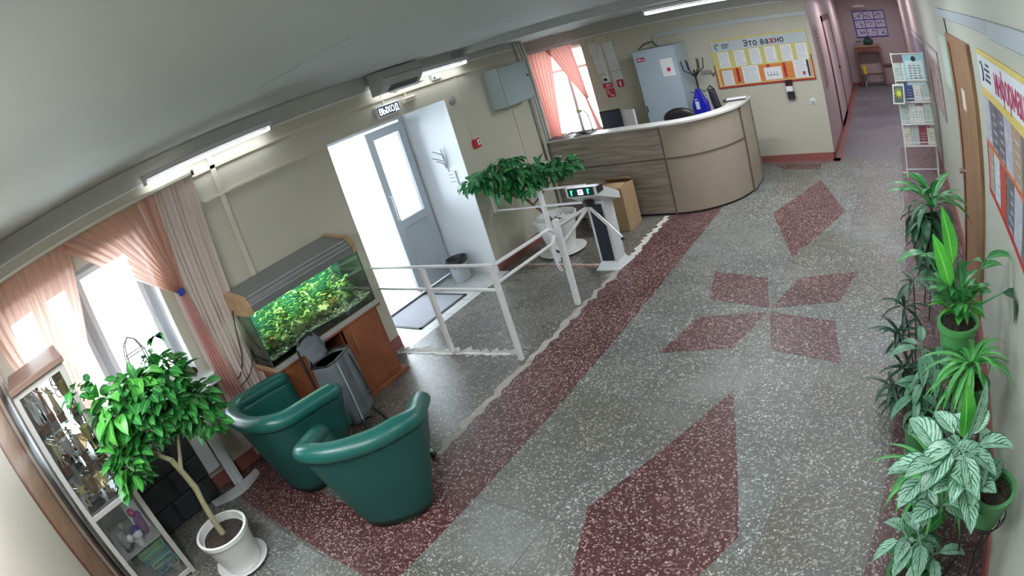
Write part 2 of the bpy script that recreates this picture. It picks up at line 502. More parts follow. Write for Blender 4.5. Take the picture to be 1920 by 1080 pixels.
# stroke letters: width, polylines in a box of height 1 (small letters 0.72 high)
GLY = {
    'Э': (.62, [ell(.24, .5, .34, .5, 140, -140, 16), [(.12, .5), (.58, .5)]]),
    'т': (.50, [[(0, .70), (.50, .70)], [(.25, .70), (.25, 0)]]),
    'о': (.56, [ell(.28, .36, .28, .36, 0, 360, 16)]),
    'в': (.48, [[(0, 0), (0, .72), (.25, .72)], ell(.25, .545, .17, .175, 90, -90, 8), [(0, .37), (.27, .37)], ell(.27, .185, .19, .185, 90, -90, 8), [(0, 0), (.27, 0)]]),
    'а': (.50, [ell(.24, .5, .23, .22, 150, 0, 8), [(.47, .5), (.47, 0)], ell(.23, .21, .23, .21, 0, 360, 14)]),
    'ж': (.78, [[(.39, 0), (.39, .72)], [(0, .72), (.39, .36), (0, 0)], [(.78, .72), (.39, .36), (.78, 0)]]),
    'н': (.50, [[(0, 0), (0, .72)], [(.50, 0), (.50, .72)], [(0, .37), (.50, .37)]]),
    'и': (.52, [[(0, .72), (0, 0), (.52, .72), (.52, 0)]]),
    'ф': (.72, [ell(.36, .36, .36, .34, 0, 360, 16), [(.36, 1.0), (.36, -.26)]]),
    'р': (.52, [[(0, .72), (0, -.28)], ell(.25, .37, .26, .34, 0, 360, 16)]),
    'м': (.66, [[(0, 0), (0, .72), (.33, .22), (.66, .72), (.66, 0)]]),
    'ц': (.58, [[(0, .72), (0, 0), (.58, 0), (.58, -.16)], [(.48, .72), (.48, 0)]]),
    'я': (.48, [[(.48, 0), (.48, .72), (.22, .72)], ell(.22, .53, .19, .19, 90, 270, 8), [(.22, .34), (.48, .34)], [(.24, .34), (0, 0)]]),
    'В': (.54, [[(0, 0), (0, 1), (.28, 1)], ell(.28, .76, .2, .24, 90, -90, 8), [(0, .52), (.3, .52)], ell(.3, .26, .23, .26, 90, -90, 8), [(0, 0), (.3, 0)]]),
    'Ы': (.76, [[(0, 1), (0, 0), (.26, 0)], ell(.26, .28, .22, .28, -90, 90, 8), [(.26, .56), (0, .56)], [(.76, 0), (.76, 1)]]),
    'Х': (.60, [[(0, 0), (.60, 1)], [(0, 1), (.60, 0)]]),
    'О': (.68, [ell(.34, .5, .34, .5, 0, 360, 16)]),
    'Д': (.70, [[(0, -.16), (0, 0), (.70, 0), (.70, -.16)], [(.10, 0), (.20, 1), (.60, 1), (.60, 0)]]),
    '0': (.52, [ell(.26, .5, .26, .5, 0, 360, 16)]),
    '1': (.26, [[(0, .75), (.24, 1), (.24, 0)]]),
}


def write(name, body, size, loc, rot, m, parent, w=.16, gap=.26, spx=1.0, mats=None):
    """raised stroke lettering, one mesh per letter; returns nothing"""
    x = 0
    for k, ch in enumerate(body):
        if ch == ' ': x += .5; continue
        gw, pls = GLY[ch]; b = MB()
        segs = []
        for pl in pls:
            if len(pl) > 7: segs.append(pl); continue
            for p, q in zip(pl, pl[1:]):
                d = Vector((q[0] - p[0], q[1] - p[1])).normalized() * w * .32
                segs.append([(p[0] - d.x, p[1] - d.y), (q[0] + d.x, q[1] + d.y)])
        for j, pl in enumerate(segs):
            b.tube([(p[0], p[1], .013 * j) for p in pl], w / 2, 7)
        M = Matrix.Translation(loc) @ rot.to_4x4() @ Matrix.Diagonal((size * spx, size, size * .12, 1)) @ Matrix.Translation((x, 0, 0))
        b.v = [tuple(M @ Vector(v)) for v in b.v]
        b.build(name, (mats or {}).get(k, m), parent, smooth=0)
        x += gw + gap


# orientation of text on walls: columns = text right, text up, text normal
def basis(r, u):
    r = Vector(r); u = Vector(u); n = r.cross(u)
    return Matrix((r, u, n)).transposed()


ON_BACK = basis((1, 0, 0), (0, 0, 1))       # faces -Y
ON_LEFT = basis((0, 1, 0), (0, 0, 1))       # faces +X
ON_RIGHT = basis((0, -1, 0), (0, 0, 1))     # faces -X

# ================================================================== THE SETTING
TILE = None


def tilemat():
    m, nt, b = newmat('pale entrance tile')
    tc = node(nt, 'ShaderNodeTexCoord'); br = node(nt, 'ShaderNodeTexBrick')
    br.offset = 0; br.inputs['Scale'].default_value = 1
    br.inputs['Brick Width'].default_value = .33; br.inputs['Row Height'].default_value = .33
    br.inputs['Mortar Size'].default_value = .004
    br.inputs['Color1'].default_value = (.62, .62, .60, 1); br.inputs['Color2'].default_value = (.55, .55, .54, 1)
    br.inputs['Mortar'].default_value = (.28, .28, .28, 1)
    nt.links.new(tc.outputs['Object'], br.inputs['Vector']); nt.links.new(br.outputs[0], b.inputs['Base Color'])
    b.inputs['Roughness'].default_value = .25
    return m


TILE = tilemat()
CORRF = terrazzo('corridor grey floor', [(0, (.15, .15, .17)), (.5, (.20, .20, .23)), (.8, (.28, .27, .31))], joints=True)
fl = MB()
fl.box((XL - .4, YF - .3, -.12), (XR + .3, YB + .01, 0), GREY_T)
fl.box((-6.6, YC - .1, -.12), (XL - .4, YB + .01, 0), GREY_P)
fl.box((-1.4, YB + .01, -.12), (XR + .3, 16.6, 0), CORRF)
E1 = .0006


def fpoly(pts, m, z=E1):
    a = sum(pts[i][0] * pts[(i + 1) % len(pts)][1] - pts[(i + 1) % len(pts)][0] * pts[i][1] for i in range(len(pts)))
    if a < 0: pts = pts[::-1]
    fl.poly([(x, y, z) for x, y in pts], m)


fpoly([(XL, .85), (-3.03, .85), (-3.03, YC - .1), (XL, YC - .1)], GREY_P)
fpoly([(XL, .88), (-2.42, .88), (-2.42, 1.30), (-3.04, 1.30), (XL, 1.30)], RED_T, 2 * E1)
fpoly([(-3.04, 1.29), (-2.42, .88), (-2.42, 7.1), (-3.04, 6.9)], RED_T, 2.5 * E1)
fpoly([(-.04, YF), (XR, YF), (XR, 9.4), (.0, 9.4)], PURP_T, 2 * E1)
fpoly([(XL, .88), (XL, 1.7), (-4.35, 1.7), (-4.35, .88)], RED_T, 3 * E1)
CX, CY = -1.22, 4.25
for sx, sy in ((1, 1), (1, -1), (-1, 1), (-1, -1)):
    fpoly([(CX + sx * .01, CY + sy * .03), (CX + sx * .60, CY + sy * .16), (CX + sx * .73, CY + sy * .73), (CX + sx * .15, CY + sy * .59)], RED_T, 3 * E1)
for cy, tag_ in ((6.54, 1), (1.89, 2)):
    fpoly([(-1.21, cy + 1.24), (-.76, cy), (-1.21, cy - 1.25), (-1.68, cy)], RED_T, 3 * E1)
fpoly([(-2.05, 8.66), (-1.30, 8.60), (-1.28, 8.29), (-1.9, 8.42)], RED_T, 3 * E1)
fpoly([(-2.1, 8.72), (-1.0, 8.66), (-1.0, 8.87), (-2.1, 8.87)], mat('painted red floor edge', (.27, .12, .115), .4), 3.5 * E1)
fpoly([(-1.12, 8.7), (-.98, 8.7), (-.98, 16.2), (-1.12, 16.2)], mat('painted red floor edge', (.27, .12, .115), .4), 3.5 * E1)
# entrance tiles and traces of a removed partition
fpoly([(-4.55, 3.27), (-4.55, 5.03), (-5.5, 5.03), (-5.5, 3.27)], TILE, 3 * E1)
CEM = mat('grey cement patch', (.34, .32, .29), .7, var=.35, scale=22, bump=.4)
CEM2 = mat('pale cement smear', (.60, .58, .54), .6, var=.3, scale=18, bump=.4)


def ragged(x0, y0, x1, y1, w, m, z, n=40, seed=1, jit=.5):
    rr = random.Random(seed); d = Vector((x1 - x0, y1 - y0)); L = d.length; d.normalize(); nn = Vector((-d.y, d.x))
    A = []; B = []
    for i in range(n + 1):
        p = Vector((x0, y0)) + d * L * i / n
        wob = nn * rr.uniform(-.35, .35) * w
        A.append(p + wob + nn * w * (.5 + rr.uniform(-jit, jit) * .5)); B.append(p + wob - nn * w * (.5 + rr.uniform(-jit, jit) * .5))
    for i in range(n):
        fl.poly([(*B[i], z), (*B[i + 1], z), (*A[i + 1], z), (*A[i], z)], m)


ragged(-3.05, 5.25, -3.1, 6.62, .075, CEM2, 4 * E1, seed=3)
ragged(-3.02, 2.0, -3.06, 5.0, .07, CEM, 4 * E1, seed=4)
ragged(-4.7, 3.19, -3.2, 3.36, .10, CEM, 4.4 * E1, seed=5)
ragged(-4.65, 3.15, -3.3, 3.33, .03, CEM2, 5 * E1, seed=6)
ragged(-4.5, 5.2, -3.1, 5.13, .09, mat('reddish cement trace', (.26, .14, .12), .6, var=.3, scale=20), 4.4 * E1, seed=7)
ragged(-4.5, 5.22, -3.1, 5.16, .02, CEM2, 5 * E1, seed=8)
flo = struct('floor', fl)

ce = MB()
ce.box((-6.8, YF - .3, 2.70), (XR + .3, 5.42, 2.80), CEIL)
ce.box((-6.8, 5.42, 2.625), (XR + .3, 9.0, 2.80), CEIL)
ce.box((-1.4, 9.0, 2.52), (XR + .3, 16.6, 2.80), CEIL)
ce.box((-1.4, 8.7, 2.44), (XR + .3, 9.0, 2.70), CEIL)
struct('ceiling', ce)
# rough whitewashed upper band of the walls
tb = MB()
tb.box((XL - .02, YF, 2.54), (XL + .012, YC, 2.70), PLAST)
tb.box((XL - .02, YF, 2.53), (XL + .02, YC, 2.545), WPAINT)
struct('trim_1', tb)
tb = MB()
tb.box((-6.3, YB - .012, 2.445), (-1.1, YB + .02, 2.63), PLAST)
tb.box((-6.3, YB - .02, 2.435), (-1.1, YB + .02, 2.45), WPAINT)
struct('trim_2', tb)
# faint seams of the ceiling slabs
cs = MB()
cs.box((-2.75, 1.60, 2.6985), (-1.9, 1.603, 2.702), mat('ceiling crack', (.25, .27, .26), .8))
struct('trim_3', cs)

# left wall (window and entrance), 0.46 thick
wl = MB(); T = .46
WY0, WY1, WZ0, WZ1 = -.25, 1.22, .93, 2.20
DY0, DY1, DZ = 3.28, 5.02, 2.185
x0, x1 = XL - T, XL
wl.box((x0, YF - .3, 0), (x1, WY0, 2.72)); wl.box((x0, WY0, 0), (x1, WY1, WZ0)); wl.box((x0, WY0, WZ1), (x1, WY1, 2.72))
wl.box((x0, WY1, 0), (x1, DY0, 2.72)); wl.box((x0, DY0, DZ), (x1, DY1, 2.72)); wl.box((x0, DY1, 0), (x1, YC, 2.72))
struct('wall_left', wl, WALL)
# white faces of the entrance reveal
wr = MB()
wr.box((-7.0, DY1 - .006, 0), (XL - .001, DY1 + .2, DZ)); wr.box((-7.0, DY0 - .2, 0), (XL - .001, DY0 + .006, DZ)); wr.box((-7.0, DY0 - .2, DZ - .006), (XL - .001, DY1 + .2, DZ + .1))
struct('trim_4', wr, WHITE_W)
wr = MB()
wr.box((x0, WY1 - .005, WZ0), (x1 - .001, WY1 + .02, WZ1)); wr.box((x0, WY0 - .02, WZ0), (x1 - .001, WY0 + .005, WZ1)); wr.box((x0, WY0, WZ1 - .005), (x1 - .001, WY1, WZ1 + .02))
struct('trim_5', wr, WHITE_W)
struct('trim_6', MB().box((-9.5, 2.2, -.12), (XL - .3, 6.4, -.002), TILE))
# back wall with the reception window, wall beside it
RX0, RX1, RZ0, RZ1 = -6.05, -4.97, .78, 2.36
wb = MB()
wb.box((-6.8, YB, 0), (RX0, YB + .4, 2.72)); wb.box((RX0, YB, 0), (RX1, YB + .4, RZ0)); wb.box((RX0, YB, RZ1), (RX1, YB + .4, 2.72)); wb.box((RX1, YB, 0), (-1.105, YB + .4, 2.72))
struct('wall_back', wb, WALL)
struct('wall_reception', MB().box((-6.8, YC - .15, 0), (-6.35, YB, 2.72)).box((-6.8, YC - .4, 0), (XL - .001, YC, 2.72)), WALL)
wc = MB().box((-1.4, YB + .001, 0), (-1.10, 16.4, 2.6))
struct('wall_inner', wc, WALLP)
we = MB().box((-1.4, 16.2, 0), (XR + .3, 16.5, 2.6))
struct('wall_far', we, WALLP)
struct('wall_right', MB().box((XR, YF - .3, 0), (XR + .3, 9.3, 2.72), WALLR).box((XR, 9.3, 0), (XR + .3, 16.4, 2.72), WALLP))
struct('wall_front', MB().box((XL - .5, YF - .3, 0), (XR + .3, YF, 2.72)), mat('darkened front wall paint', (.36, .33, .27), .55, var=.03))  # shade is put into this coat's colour, offsetting the added lamps
# baseboards
struct('baseboard_right', MB().box((XR - .018, YF, 0), (XR, 4.0, .10)).box((XR - .018, 5.22, 0), (XR, 16.2, .10)), REDB)
struct('baseboard_back', MB().box((-6.3, YB - .016, 0), (-1.09, YB, .10)).box((-1.105, YB - .016, 0), (-1.085, 16.2, .10)), REDB)
struct('baseboard_left', MB().box((XL, 1.25, 0), (XL + .016, DY0, .12)).box((XL, DY1, 0), (XL + .016, YC, .12)).box((XL, YF, 0), (XL + .016, 1.25, .12)), REDB)
struct('baseboard_far', MB().box((-1.1, 16.185, 0), (-.75, 16.2, .08)), REDB)

GLASS = glass('window glass', (.97, .99, 1.0))


def wframe(mb, ax, fixed, u0, u1, z0, z1, w, t, m):
    """rectangular frame in plane X=fixed (ax 'x') or Y=fixed"""
    def bx(a, b, c, d):
        if ax == 'x': mb.box((fixed - t, a, c), (fixed + t, b, d), m, .004)
        else: mb.box((a, fixed - t, c), (b, fixed + t, d), m, .004)
    bx(u0, u1, z0, z0 + w); bx(u0, u1, z1 - w, z1); bx(u0, u0 + w, z0 + w, z1 - w); bx(u1 - w, u1, z0 + w, z1 - w)


def pane(mb, ax, fixed, u0, u1, z0, z1):
    if ax == 'x': mb.box((fixed - .004, u0, z0), (fixed + .004, u1, z1), GLASS)
    else: mb.box((u0, fixed - .004, z0), (u1, fixed + .004, z1), GLASS)


# window_1 : three lights, tall
o = thing('window_1', 'x', 'x', (-5.02, .485, WZ0)); del o['label'], o['category']; o['kind'] = 'structure'
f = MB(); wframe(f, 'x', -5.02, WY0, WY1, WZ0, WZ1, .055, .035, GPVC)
for y in (.18, .55): f.box((-5.055, y - .035, WZ0), (-4.985, y + .035, WZ1), GPVC)
f.build('window_frame', None, o)
for a, b_ in ((-.195, .145), (.215, .515), (.585, 1.165)):
    s = MB(); wframe(s, 'x', -5.0, a, b_, WZ0 + .055, WZ1 - .055, .05, .03, WPVC)
    so = s.build('sash', None, o)
    g = MB(); pane(g, 'x', -5.0, a + .05, b_ - .05, WZ0 + .1, WZ1 - .1); g.build('pane', None, so)
MB().tube([(-4.965, 1.13, 1.5), (-4.94, 1.13, 1.5), (-4.94, 1.13, 1.62)], .008, 6, WPVC).build('window_handle', None, o)
s_ = MB().box((-5.0, WY0 - .03, WZ0 - .035), (XL + .1, WY1 + .1, WZ0 + .002), WPVC, .008).build('window_sill', None, o)
# window_2 reception
o = thing('window_2', 'x', 'x', ((RX0 + RX1) / 2, YB + .25, RZ0)); del o['label'], o['category']; o['kind'] = 'structure'
f = MB(); wframe(f, 'y', YB + .25, RX0, RX1, RZ0, RZ1, .055, .035, WPVC); f.box((-5.53, YB + .215, RZ0), (-5.47, YB + .285, RZ1), WPVC)
f.box((RX0, YB + .215, 1.95), (RX1, YB + .285, 2.0), WPVC)
f.build('window_frame', None, o)
g = MB(); pane(g, 'y', YB + .25, RX0 + .05, RX1 - .05, RZ0 + .05, RZ1 - .05); g.build('pane', None, o)
MB().box((RX0 - .02, YB - .06, RZ0 - .03), (RX1 + .02, YB + .25, RZ0), WPVC, .008).build('window_sill', None, o)

# door_1 : entrance, grey-white pvc leaf with a tall pane
o = thing('door_1', 'x', 'x', (-5.5, 4.15, 0)); del o['label'], o['category']; o['kind'] = 'structure'
f = MB(); wframe(f, 'x', -5.52, DY0 + .006, DY1 - .006, -.05, DZ - .01, .06, .04, WPVC)
f.box((-5.6, DY0, -.002), (-5.44, DY1, .03), mat('metal threshold', (.4, .42, .45), .3, metal=.6))
f.build('door_frame', None, o)
l = MB(); LY0, LY1, LZ0, LZ1 = 4.34, 4.965, .05, 2.09
X_ = -5.46
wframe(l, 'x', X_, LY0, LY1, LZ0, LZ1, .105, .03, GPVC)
l.box((X_ - .03, LY0 + .1, .86), (X_ + .03, LY1 - .1, .96), GPVC, .004)
l.box((X_ - .015, LY0 + .1, LZ0 + .1), (X_ + .012, LY1 - .1, .87), GPVC)
lo = l.build('door_leaf', None, o)
g = MB(); pane(g, 'x', X_, LY0 + .105, LY1 - .105, .96, LZ1 - .105); g.build('pane', None, lo)
MB().tube([(X_ + .03, LY0 + .05, 1.0), (X_ + .07, LY0 + .05, 1.0), (X_ + .07, LY0 + .05, 1.3), (X_ + .03, LY0 + .05, 1.3)], .011, 8, WPVC).build('door_handle', None, lo)
# outer storm door of the porch, glazed and bright with daylight
o = thing('door_2', 'x', 'x', (-7.6, 4.5, 0)); del o['label'], o['category']; o['kind'] = 'structure'
f = MB()
wframe(f, 'x', -7.6, 2.7, 6.2, 0, 2.5, .08, .04, WPVC)
for y in (3.9, 5.2, 5.6): f.box((-7.64, y - .04, .05), (-7.56, y + .04, 2.45), WPVC)
f.box((-7.63, 2.75, .5), (-7.57, 6.15, .56), WPVC); f.box((-7.63, 5.2, 1.5), (-7.57, 6.15, 1.55), WPVC)
f.build('door_frame', None, o)
g = MB(); pane(g, 'x', -7.6, 2.78, 6.12, .56, 2.42); g.build('pane', None, o)
p = MB(); p.box((-7.61, 2.78, .03), (-7.59, 6.12, .5), WPVC); p.build('lower_panel', None, o)

# door_3 : brown wooden door in the right wall
WOODD = wood('tan brown door wood', (.20, .105, .05), (.33, .19, .095), (9, 9, .8), .4, sc=3)
DKRED = mat('dark red door edge', (.12, .03, .028), .4)
o = thing('door_3', 'x', 'x', (XR, 4.5, 0)); del o['label'], o['category']; o['kind'] = 'structure'
d = MB(); d.box((XR - .02, 4.10, 0), (XR + .005, 5.13, 2.0), WOODD, .003)
dl = d.build('door_leaf', None, o)
f = MB(); f.box((XR - .035, 5.13, 0), (XR + .005, 5.22, 1.99), WOODD, .004); f.box((XR - .035, 4.0, 0), (XR + .005, 4.10, 1.99), WOODD, .004); f.box((XR - .035, 4.0, 1.99), (XR + .005, 5.22, 2.06), WOODD, .004)
f.box((XR - .03, 5.115, 0), (XR - .018, 5.135, 2.0), DKRED)
f.build('door_frame', None, o)
MB().lathe([(.0, 0), (.012, 0), (.012, .03), (.026, .04), (.026, .06), (0, .065)], (XR - .02, 5.05, .90), 12, CHROME, (-1, 0, 0)).build('door_knob', None, dl)
MB().box((XR - .026, 4.55, 1.5), (XR - .019, 4.72, 1.66), mat('pale notice sheet', (.62, .56, .5), .6)).build('paper_sign', None, dl)
# doors of the corridor, left side
WINE = mat('wine red casing', (.16, .055, .06), .45)
o = thing('door_4', 'x', 'x', (-1.1, 11.2, 0)); del o['label'], o['category']; o['kind'] = 'structure'
MB().box((-1.1, 10.75, 0), (-1.075, 10.86, 2.1), WINE).box((-1.1, 12.35, 0), (-1.075, 12.46, 2.1), WINE).box((-1.1, 10.75, 2.0), (-1.075, 12.46, 2.1), WINE).build('door_frame', None, o)
MB().box((-1.105, 10.86, 0), (-1.085, 12.35, 2.0), mat('pale corridor door', (.62, .56, .56), .5)).build('door_leaf', None, o)
MB().ball((-1.06, 12.2, 1.0), .025, BLACK).build('door_knob', None, o)
# door_5 : brown doorway right beside the camera in the front wall
BRD = wood('brown veneer', (.19, .09, .045), (.32, .17, .09), (.9, 9, 9), .4, sc=2.5)
o = thing('door_5', 'x', 'x', (-3.0, YF, 0)); del o['label'], o['category']; o['kind'] = 'structure'
f = MB()
f.box((-2.57, YF, 0), (-2.50, YF + .003, 2.12), DKRED)
f.box((-3.32, YF, 0), (-2.57, YF + .002, 2.1), BRD)
f.build('door_leaf', None, o)
f = MB()
f.box((-3.42, YF, 0), (-3.32, YF + .003, 2.12), DKRED)
f.box((-3.62, YF, 0), (-3.42, YF + .003, 2.12), mat('light tan casing', (.52, .37, .26), .4))
f.box((-4.06, YF, 0), (-3.62, YF + .002, 2.12), mat('dark brown casing strip', (.04, .015, .014), .5))  # flat dark strip between the tan and cream casings
f.box((-4.68, YF, 0), (-4.06, YF + .003, 2.12), mat('cream casing', (.72, .66, .60), .4))
f.box((-2.50, YF, 2.12), (-4.68, YF + .004, 2.18), BRD)
f.build('door_frame', None, o)

# ================================================================== CEILING LAMPS
LAMPBODY = mat('grey-white lamp body', (.62, .63, .66), .4)


def lamp(loc, along, label, power=70, tubes=2, body=1.30, tm=None, glow=(.93, .96, 1.0)):
    """surface mounted fluorescent batten; loc = centre on the ceiling"""
    x, y, zc = loc
    o = thing('fluorescent_lamp', label, 'ceiling lamp', loc, 'fluorescent lamps on the ceiling')
    L = body / 2
    def B(a, b, c, d, e, f, m, nm, bev=.004):
        mb = MB()
        if along == 'y': mb.box((x + a, y + c, zc + e), (x + b, y + d, zc + f), m, bev)
        else: mb.box((x + c, y + a, zc + e), (x + d, y + b, zc + f), m, bev)
        return mb.build(nm, None, o)
    B(-.045 - .025 * (tubes == 2), .045 + .025 * (tubes == 2), -L, L, -.045, 0, LAMPBODY, 'lamp_body')
    for k in ((-.035, .035) if tubes == 2 else (0,)):
        mb = MB()
        a = (x + k, y - L + .03, zc - .072) if along == 'y' else (x - L + .03, y + k, zc - .072)
        b = (x + k, y + L - .03, zc - .072) if along == 'y' else (x + L - .03, y + k, zc - .072)
        mb.tube([a, b], .013, 8, tm or TUBE); mb.build('tube', None, o)
    for e in (-1, 1): B(-.03 - .03 * (tubes == 2), .03 + .03 * (tubes == 2), e * (L - .012) - .012, e * (L - .012) + .012, -.085, -.04, LAMPBODY, 'end_cap', .003)
    l = area('lamp_light', (x, y, zc - .095), (0, 0, 0 if along == 'x' else R_(90)), body - .1, .10, power, glow)
    l.parent = o; l.matrix_parent_inverse = ROOTS[o.name]
    return o


lamp((-4.60, 2.05, 2.60), 'y', 'long fluorescent ceiling lamp over the wall between curtain and entrance', 1.5, tubes=1)
lamp((-4.60, 4.72, 2.60), 'y', 'fluorescent ceiling lamp above the entrance, half behind the air conditioner', 1.5, body=1.5, tubes=1)
lamp((-2.0, 6.62, 2.620), 'x', 'fluorescent lamp above the reception desk, cut by the top picture edge', 40, body=1.5)
for (x, y, z, al, lb) in ((-.38, 1.7, 2.70, 'y', 'added fluorescent fill lamp out of the picture, nearest the camera over the plants'), (-.38, 4.4, 2.70, 'y', 'added fluorescent fill lamp out of the picture over the star pattern'),
                      (-.38, 7.2, 2.62, 'y', 'added fluorescent fill lamp out of the picture over the leaflet rack'), (-.2, 10.6, 2.515, 'x', 'first fluorescent lamp in the corridor ceiling'), (-.2, 14.0, 2.515, 'x', 'last fluorescent lamp in the corridor ceiling')):
    lamp((x, y, z), al, lb, 15 if y < 9 else 20, tm=TUBEB if y < 9 else None, glow=(.93, .96, 1.0) if y < 9 else (1.0, .88, .95))  # the aisle lamps are unseen, added to brighten the room

for x, w in ((-2.75, 'left'), (-1.15, 'right')):
    lamp((x, -.24, 2.70), 'x', f'{w} one of two added fill lamps above the camera side wall, out of the picture', 38, tm=TUBEC)  # unseen battens added as frontal fill light

# ================================================================== RECEPTION DESK
DESKS = wood('ash striped laminate', (.21, .18, .145), (.42, .37, .31), (.7, .7, 9), .4, dist=2, sc=3)
DESKP = mat('beige laminate front', (.37, .315, .25), .4, var=.04)
DTOP = mat('pale grey desk top', (.58, .57, .54), .3)
CHR2 = mat('desk joint profile', (.13, .105, .085), .4)
PLINTH = mat('dark plinth', (.02, .02, .02), .6)
o = thing('reception_desk', 'curved reception desk with striped grey laminate and plain beige curved front', 'reception desk', (-3.3, 7.0, 0))
b = MB(); b.box((-4.66, 6.64, .03), (-2.985, 6.675, .735), DESKS); b.build('front_panel', None, o)
b = MB(); b.box((-4.66, 6.64, .755), (-2.985, 6.675, 1.16), DESKS); b.build('front_panel', None, o)
b = MB(); b.box((-4.66, 6.632, .735), (-2.985, 6.68, .755), CHR2); b.box((-2.985, 6.632, .0), (-2.965, 6.68, 1.16), CHR2); b.build('joint_profile', None, o)
AX, AY, CXc, CYc = .86, .93, -2.965, 7.57


def arc(t, off=0):
    a = t * math.pi / 2
    return (CXc + (AX + off) * math.sin(a), CYc - (AY + off) * math.cos(a))


def curved(z0, z1, m, nm, off=0, th=.03, t0=0, t1=1, n=20):
    b = MB()
    pts = [arc(t0 + (t1 - t0) * i / n, off) for i in range(n + 1)] + [arc(t1 - (t1 - t0) * i / n, off - th) for i in range(n + 1)]
    for i in range(n):
        q = [arc(t0 + (t1 - t0) * i / n, off), arc(t0 + (t1 - t0) * (i + 1) / n, off), arc(t0 + (t1 - t0) * (i + 1) / n, off - th), arc(t0 + (t1 - t0) * i / n, off - th)]
        b.prism(q, z0, z1, m)
    return b.build(nm, None, o, smooth=30)


curved(.03, .735, DESKP, 'curved_panel', t1=.93); curved(.755, 1.16, DESKP, 'curved_panel', t1=.93)
curved(.735, .755, CHR2, 'joint_profile', .006, t1=.95)
b = MB()
b.box((-2.145, 7.42, .03), (-2.09, 7.95, 1.16), DESKP); b.box((-2.15, 7.40, 0), (-2.10, 7.425, 1.16), CHR2)
b.box((-2.15, 7.93, 0), (-2.09, 8.0, 1.16), DESKS)
b.build('side_panel', None, o)
b = MB(); b.box((-4.64, 6.67, 0), (-2.97, 6.70, .03)); n = 16
for i in range(n):
    b.prism([arc(i / n, -.01), arc((i + 1) / n, -.01), arc((i + 1) / n, -.05), arc(i / n, -.05)], 0, .035)
b.build('plinth', PLINTH, o)
b = MB(); b.box((-4.68, 6.60, 1.16), (-2.965, 6.86, 1.185), DTOP, .004); n = 20
for i in range(n):
    b.prism([arc(i / n, .035), arc((i + 1) / n, .035), arc((i + 1) / n, -.21), arc(i / n, -.21)], 1.16, 1.185, DTOP)
b.box((-2.32, 7.57, 1.16), (-2.065, 8.02, 1.185), DTOP)
b.build('counter_top', None, o, smooth=30)
b = MB(); b.box((-4.6, 6.70, .72), (-3.0, 7.30, .75), DTOP, .004)
for i in range(12): b.prism([arc(i / 12, -.03), arc((i + 1) / 12, -.03), arc((i + 1) / 12, -.55), arc(i / 12, -.55)], .72, .75, DTOP)
b.build('work_surface', None, o)
b = MB(); b.box((-4.64, 6.7, 0), (-4.61, 7.3, 1.15), DESKP); b.build('side_panel', None, o)

# things on / behind the desk
o = thing('office_table', 'pale office table behind the reception desk carrying the monitors', 'table', (-4.4, 8.2, 0))
MB().box((-4.95, 7.85, .72), (-3.95, 8.55, .748), DTOP, .004).build('tabletop', None, o)
for x in (-4.9, -4.02): MB().box((x, 7.9, 0), (x + .03, 8.5, .72), DTOP, .003).build('leg', None, o)
def simple(name, label, cat, loc, group=None): return thing(name, label, cat, loc, group)


o = simple('computer_monitor', 'small black computer screen standing behind the desk by the window', 'monitor', (-4.4, 8.2, 0.751))
b = MB(); b.box((-4.58, 8.15, 0.93), (-4.22, 8.185, 1.245), BLACK, .006); b.build('screen_housing', None, o)
MB().box((-4.56, 8.147, 0.96), (-4.24, 8.151, 1.225), mat('dark screen', (.05, .06, .09), .15)).build('screen', None, o)
MB().box((-4.43, 8.185, 0.76), (-4.37, 8.22, 1), BLACK).box((-4.52, 8.12, 0.75), (-4.28, 8.33, 0.765), BLACK, .004).build('stand', None, o)
o = simple('computer_monitor', 'white flat monitor seen edge-on from behind, right of the black screen', 'monitor', (-4.1, 8.15, 0.75))
b = MB(); b.obox((-4.08, 8.15, 1.08), (.15, .018, .13), ((1, -.5, 0), (.5, 1, 0), (0, 0, 1)), WPVC); b.build('screen_housing', None, o)
MB().box((-4.1, 8.14, 0.76), (-4.06, 8.17, 1), WPVC).lathe([(.1, 0), (.1, .012), (0, .014)], (-4.08, 8.15, 0.75), 20, WPVC).build('stand', None, o)
o = simple('desk_lamp', 'small desk lamp with dark curved neck beside the window', 'desk lamp', (-4.8, 8.2, 0.75))
MB().tube([(-4.8, 8.2, 0.77), (-4.8, 8.2, 1.12), (-4.82, 8.2, 1.25), (-4.88, 8.2, 1.31), (-4.94, 8.2, 1.31)], .010, 8, BLACK).build('neck', None, o)
MB().lathe([(.02, .05), (.05, -.03)], (-4.96, 8.2, 1.3), 14, mat('pale yellow shade', (.75, .8, .35), .4), (-.5, 0, .7)).build('lamp_shade', None, o)
MB().lathe([(.08, 0), (.08, .02), (0, .025)], (-4.8, 8.2, 0.75), 18, WPVC).build('base', None, o)
o = MB().add([(-4.62, 6.64, 1.188), (-4.25, 6.62, 1.188), (-4.22, 6.72, 1.197), (-4.6, 6.80, 1.2), (-4.62, 6.64, 1.192), (-4.25, 6.62, 1.192), (-4.22, 6.72, 1.203), (-4.6, 6.80, 1.206)],
             [(3, 2, 1, 0), (4, 5, 6, 7), (0, 1, 5, 4), (1, 2, 6, 5), (2, 3, 7, 6), (3, 0, 4, 7)]).build('folder', BLACK)
tag(o, 'flat black folder lying on the left end of the reception desk', 'folder')
b = MB(); rr = random.Random(3)
b.grid(lambda u, v: (-4.22 + .28 * u, 6.64 + .18 * v, 1.189 + .05 * math.sin(3.1 * u) * (0.4 + .6 * math.sin(4 * v + 2 * u)) ** 2), 12, 8, mat('dark crumpled cloth', (.16, .16, .19), .7, var=.5, scale=25))
tag(b.build('scarf', solid=.004), 'dark crumpled scarf lying on the reception desk below the window', 'scarf')
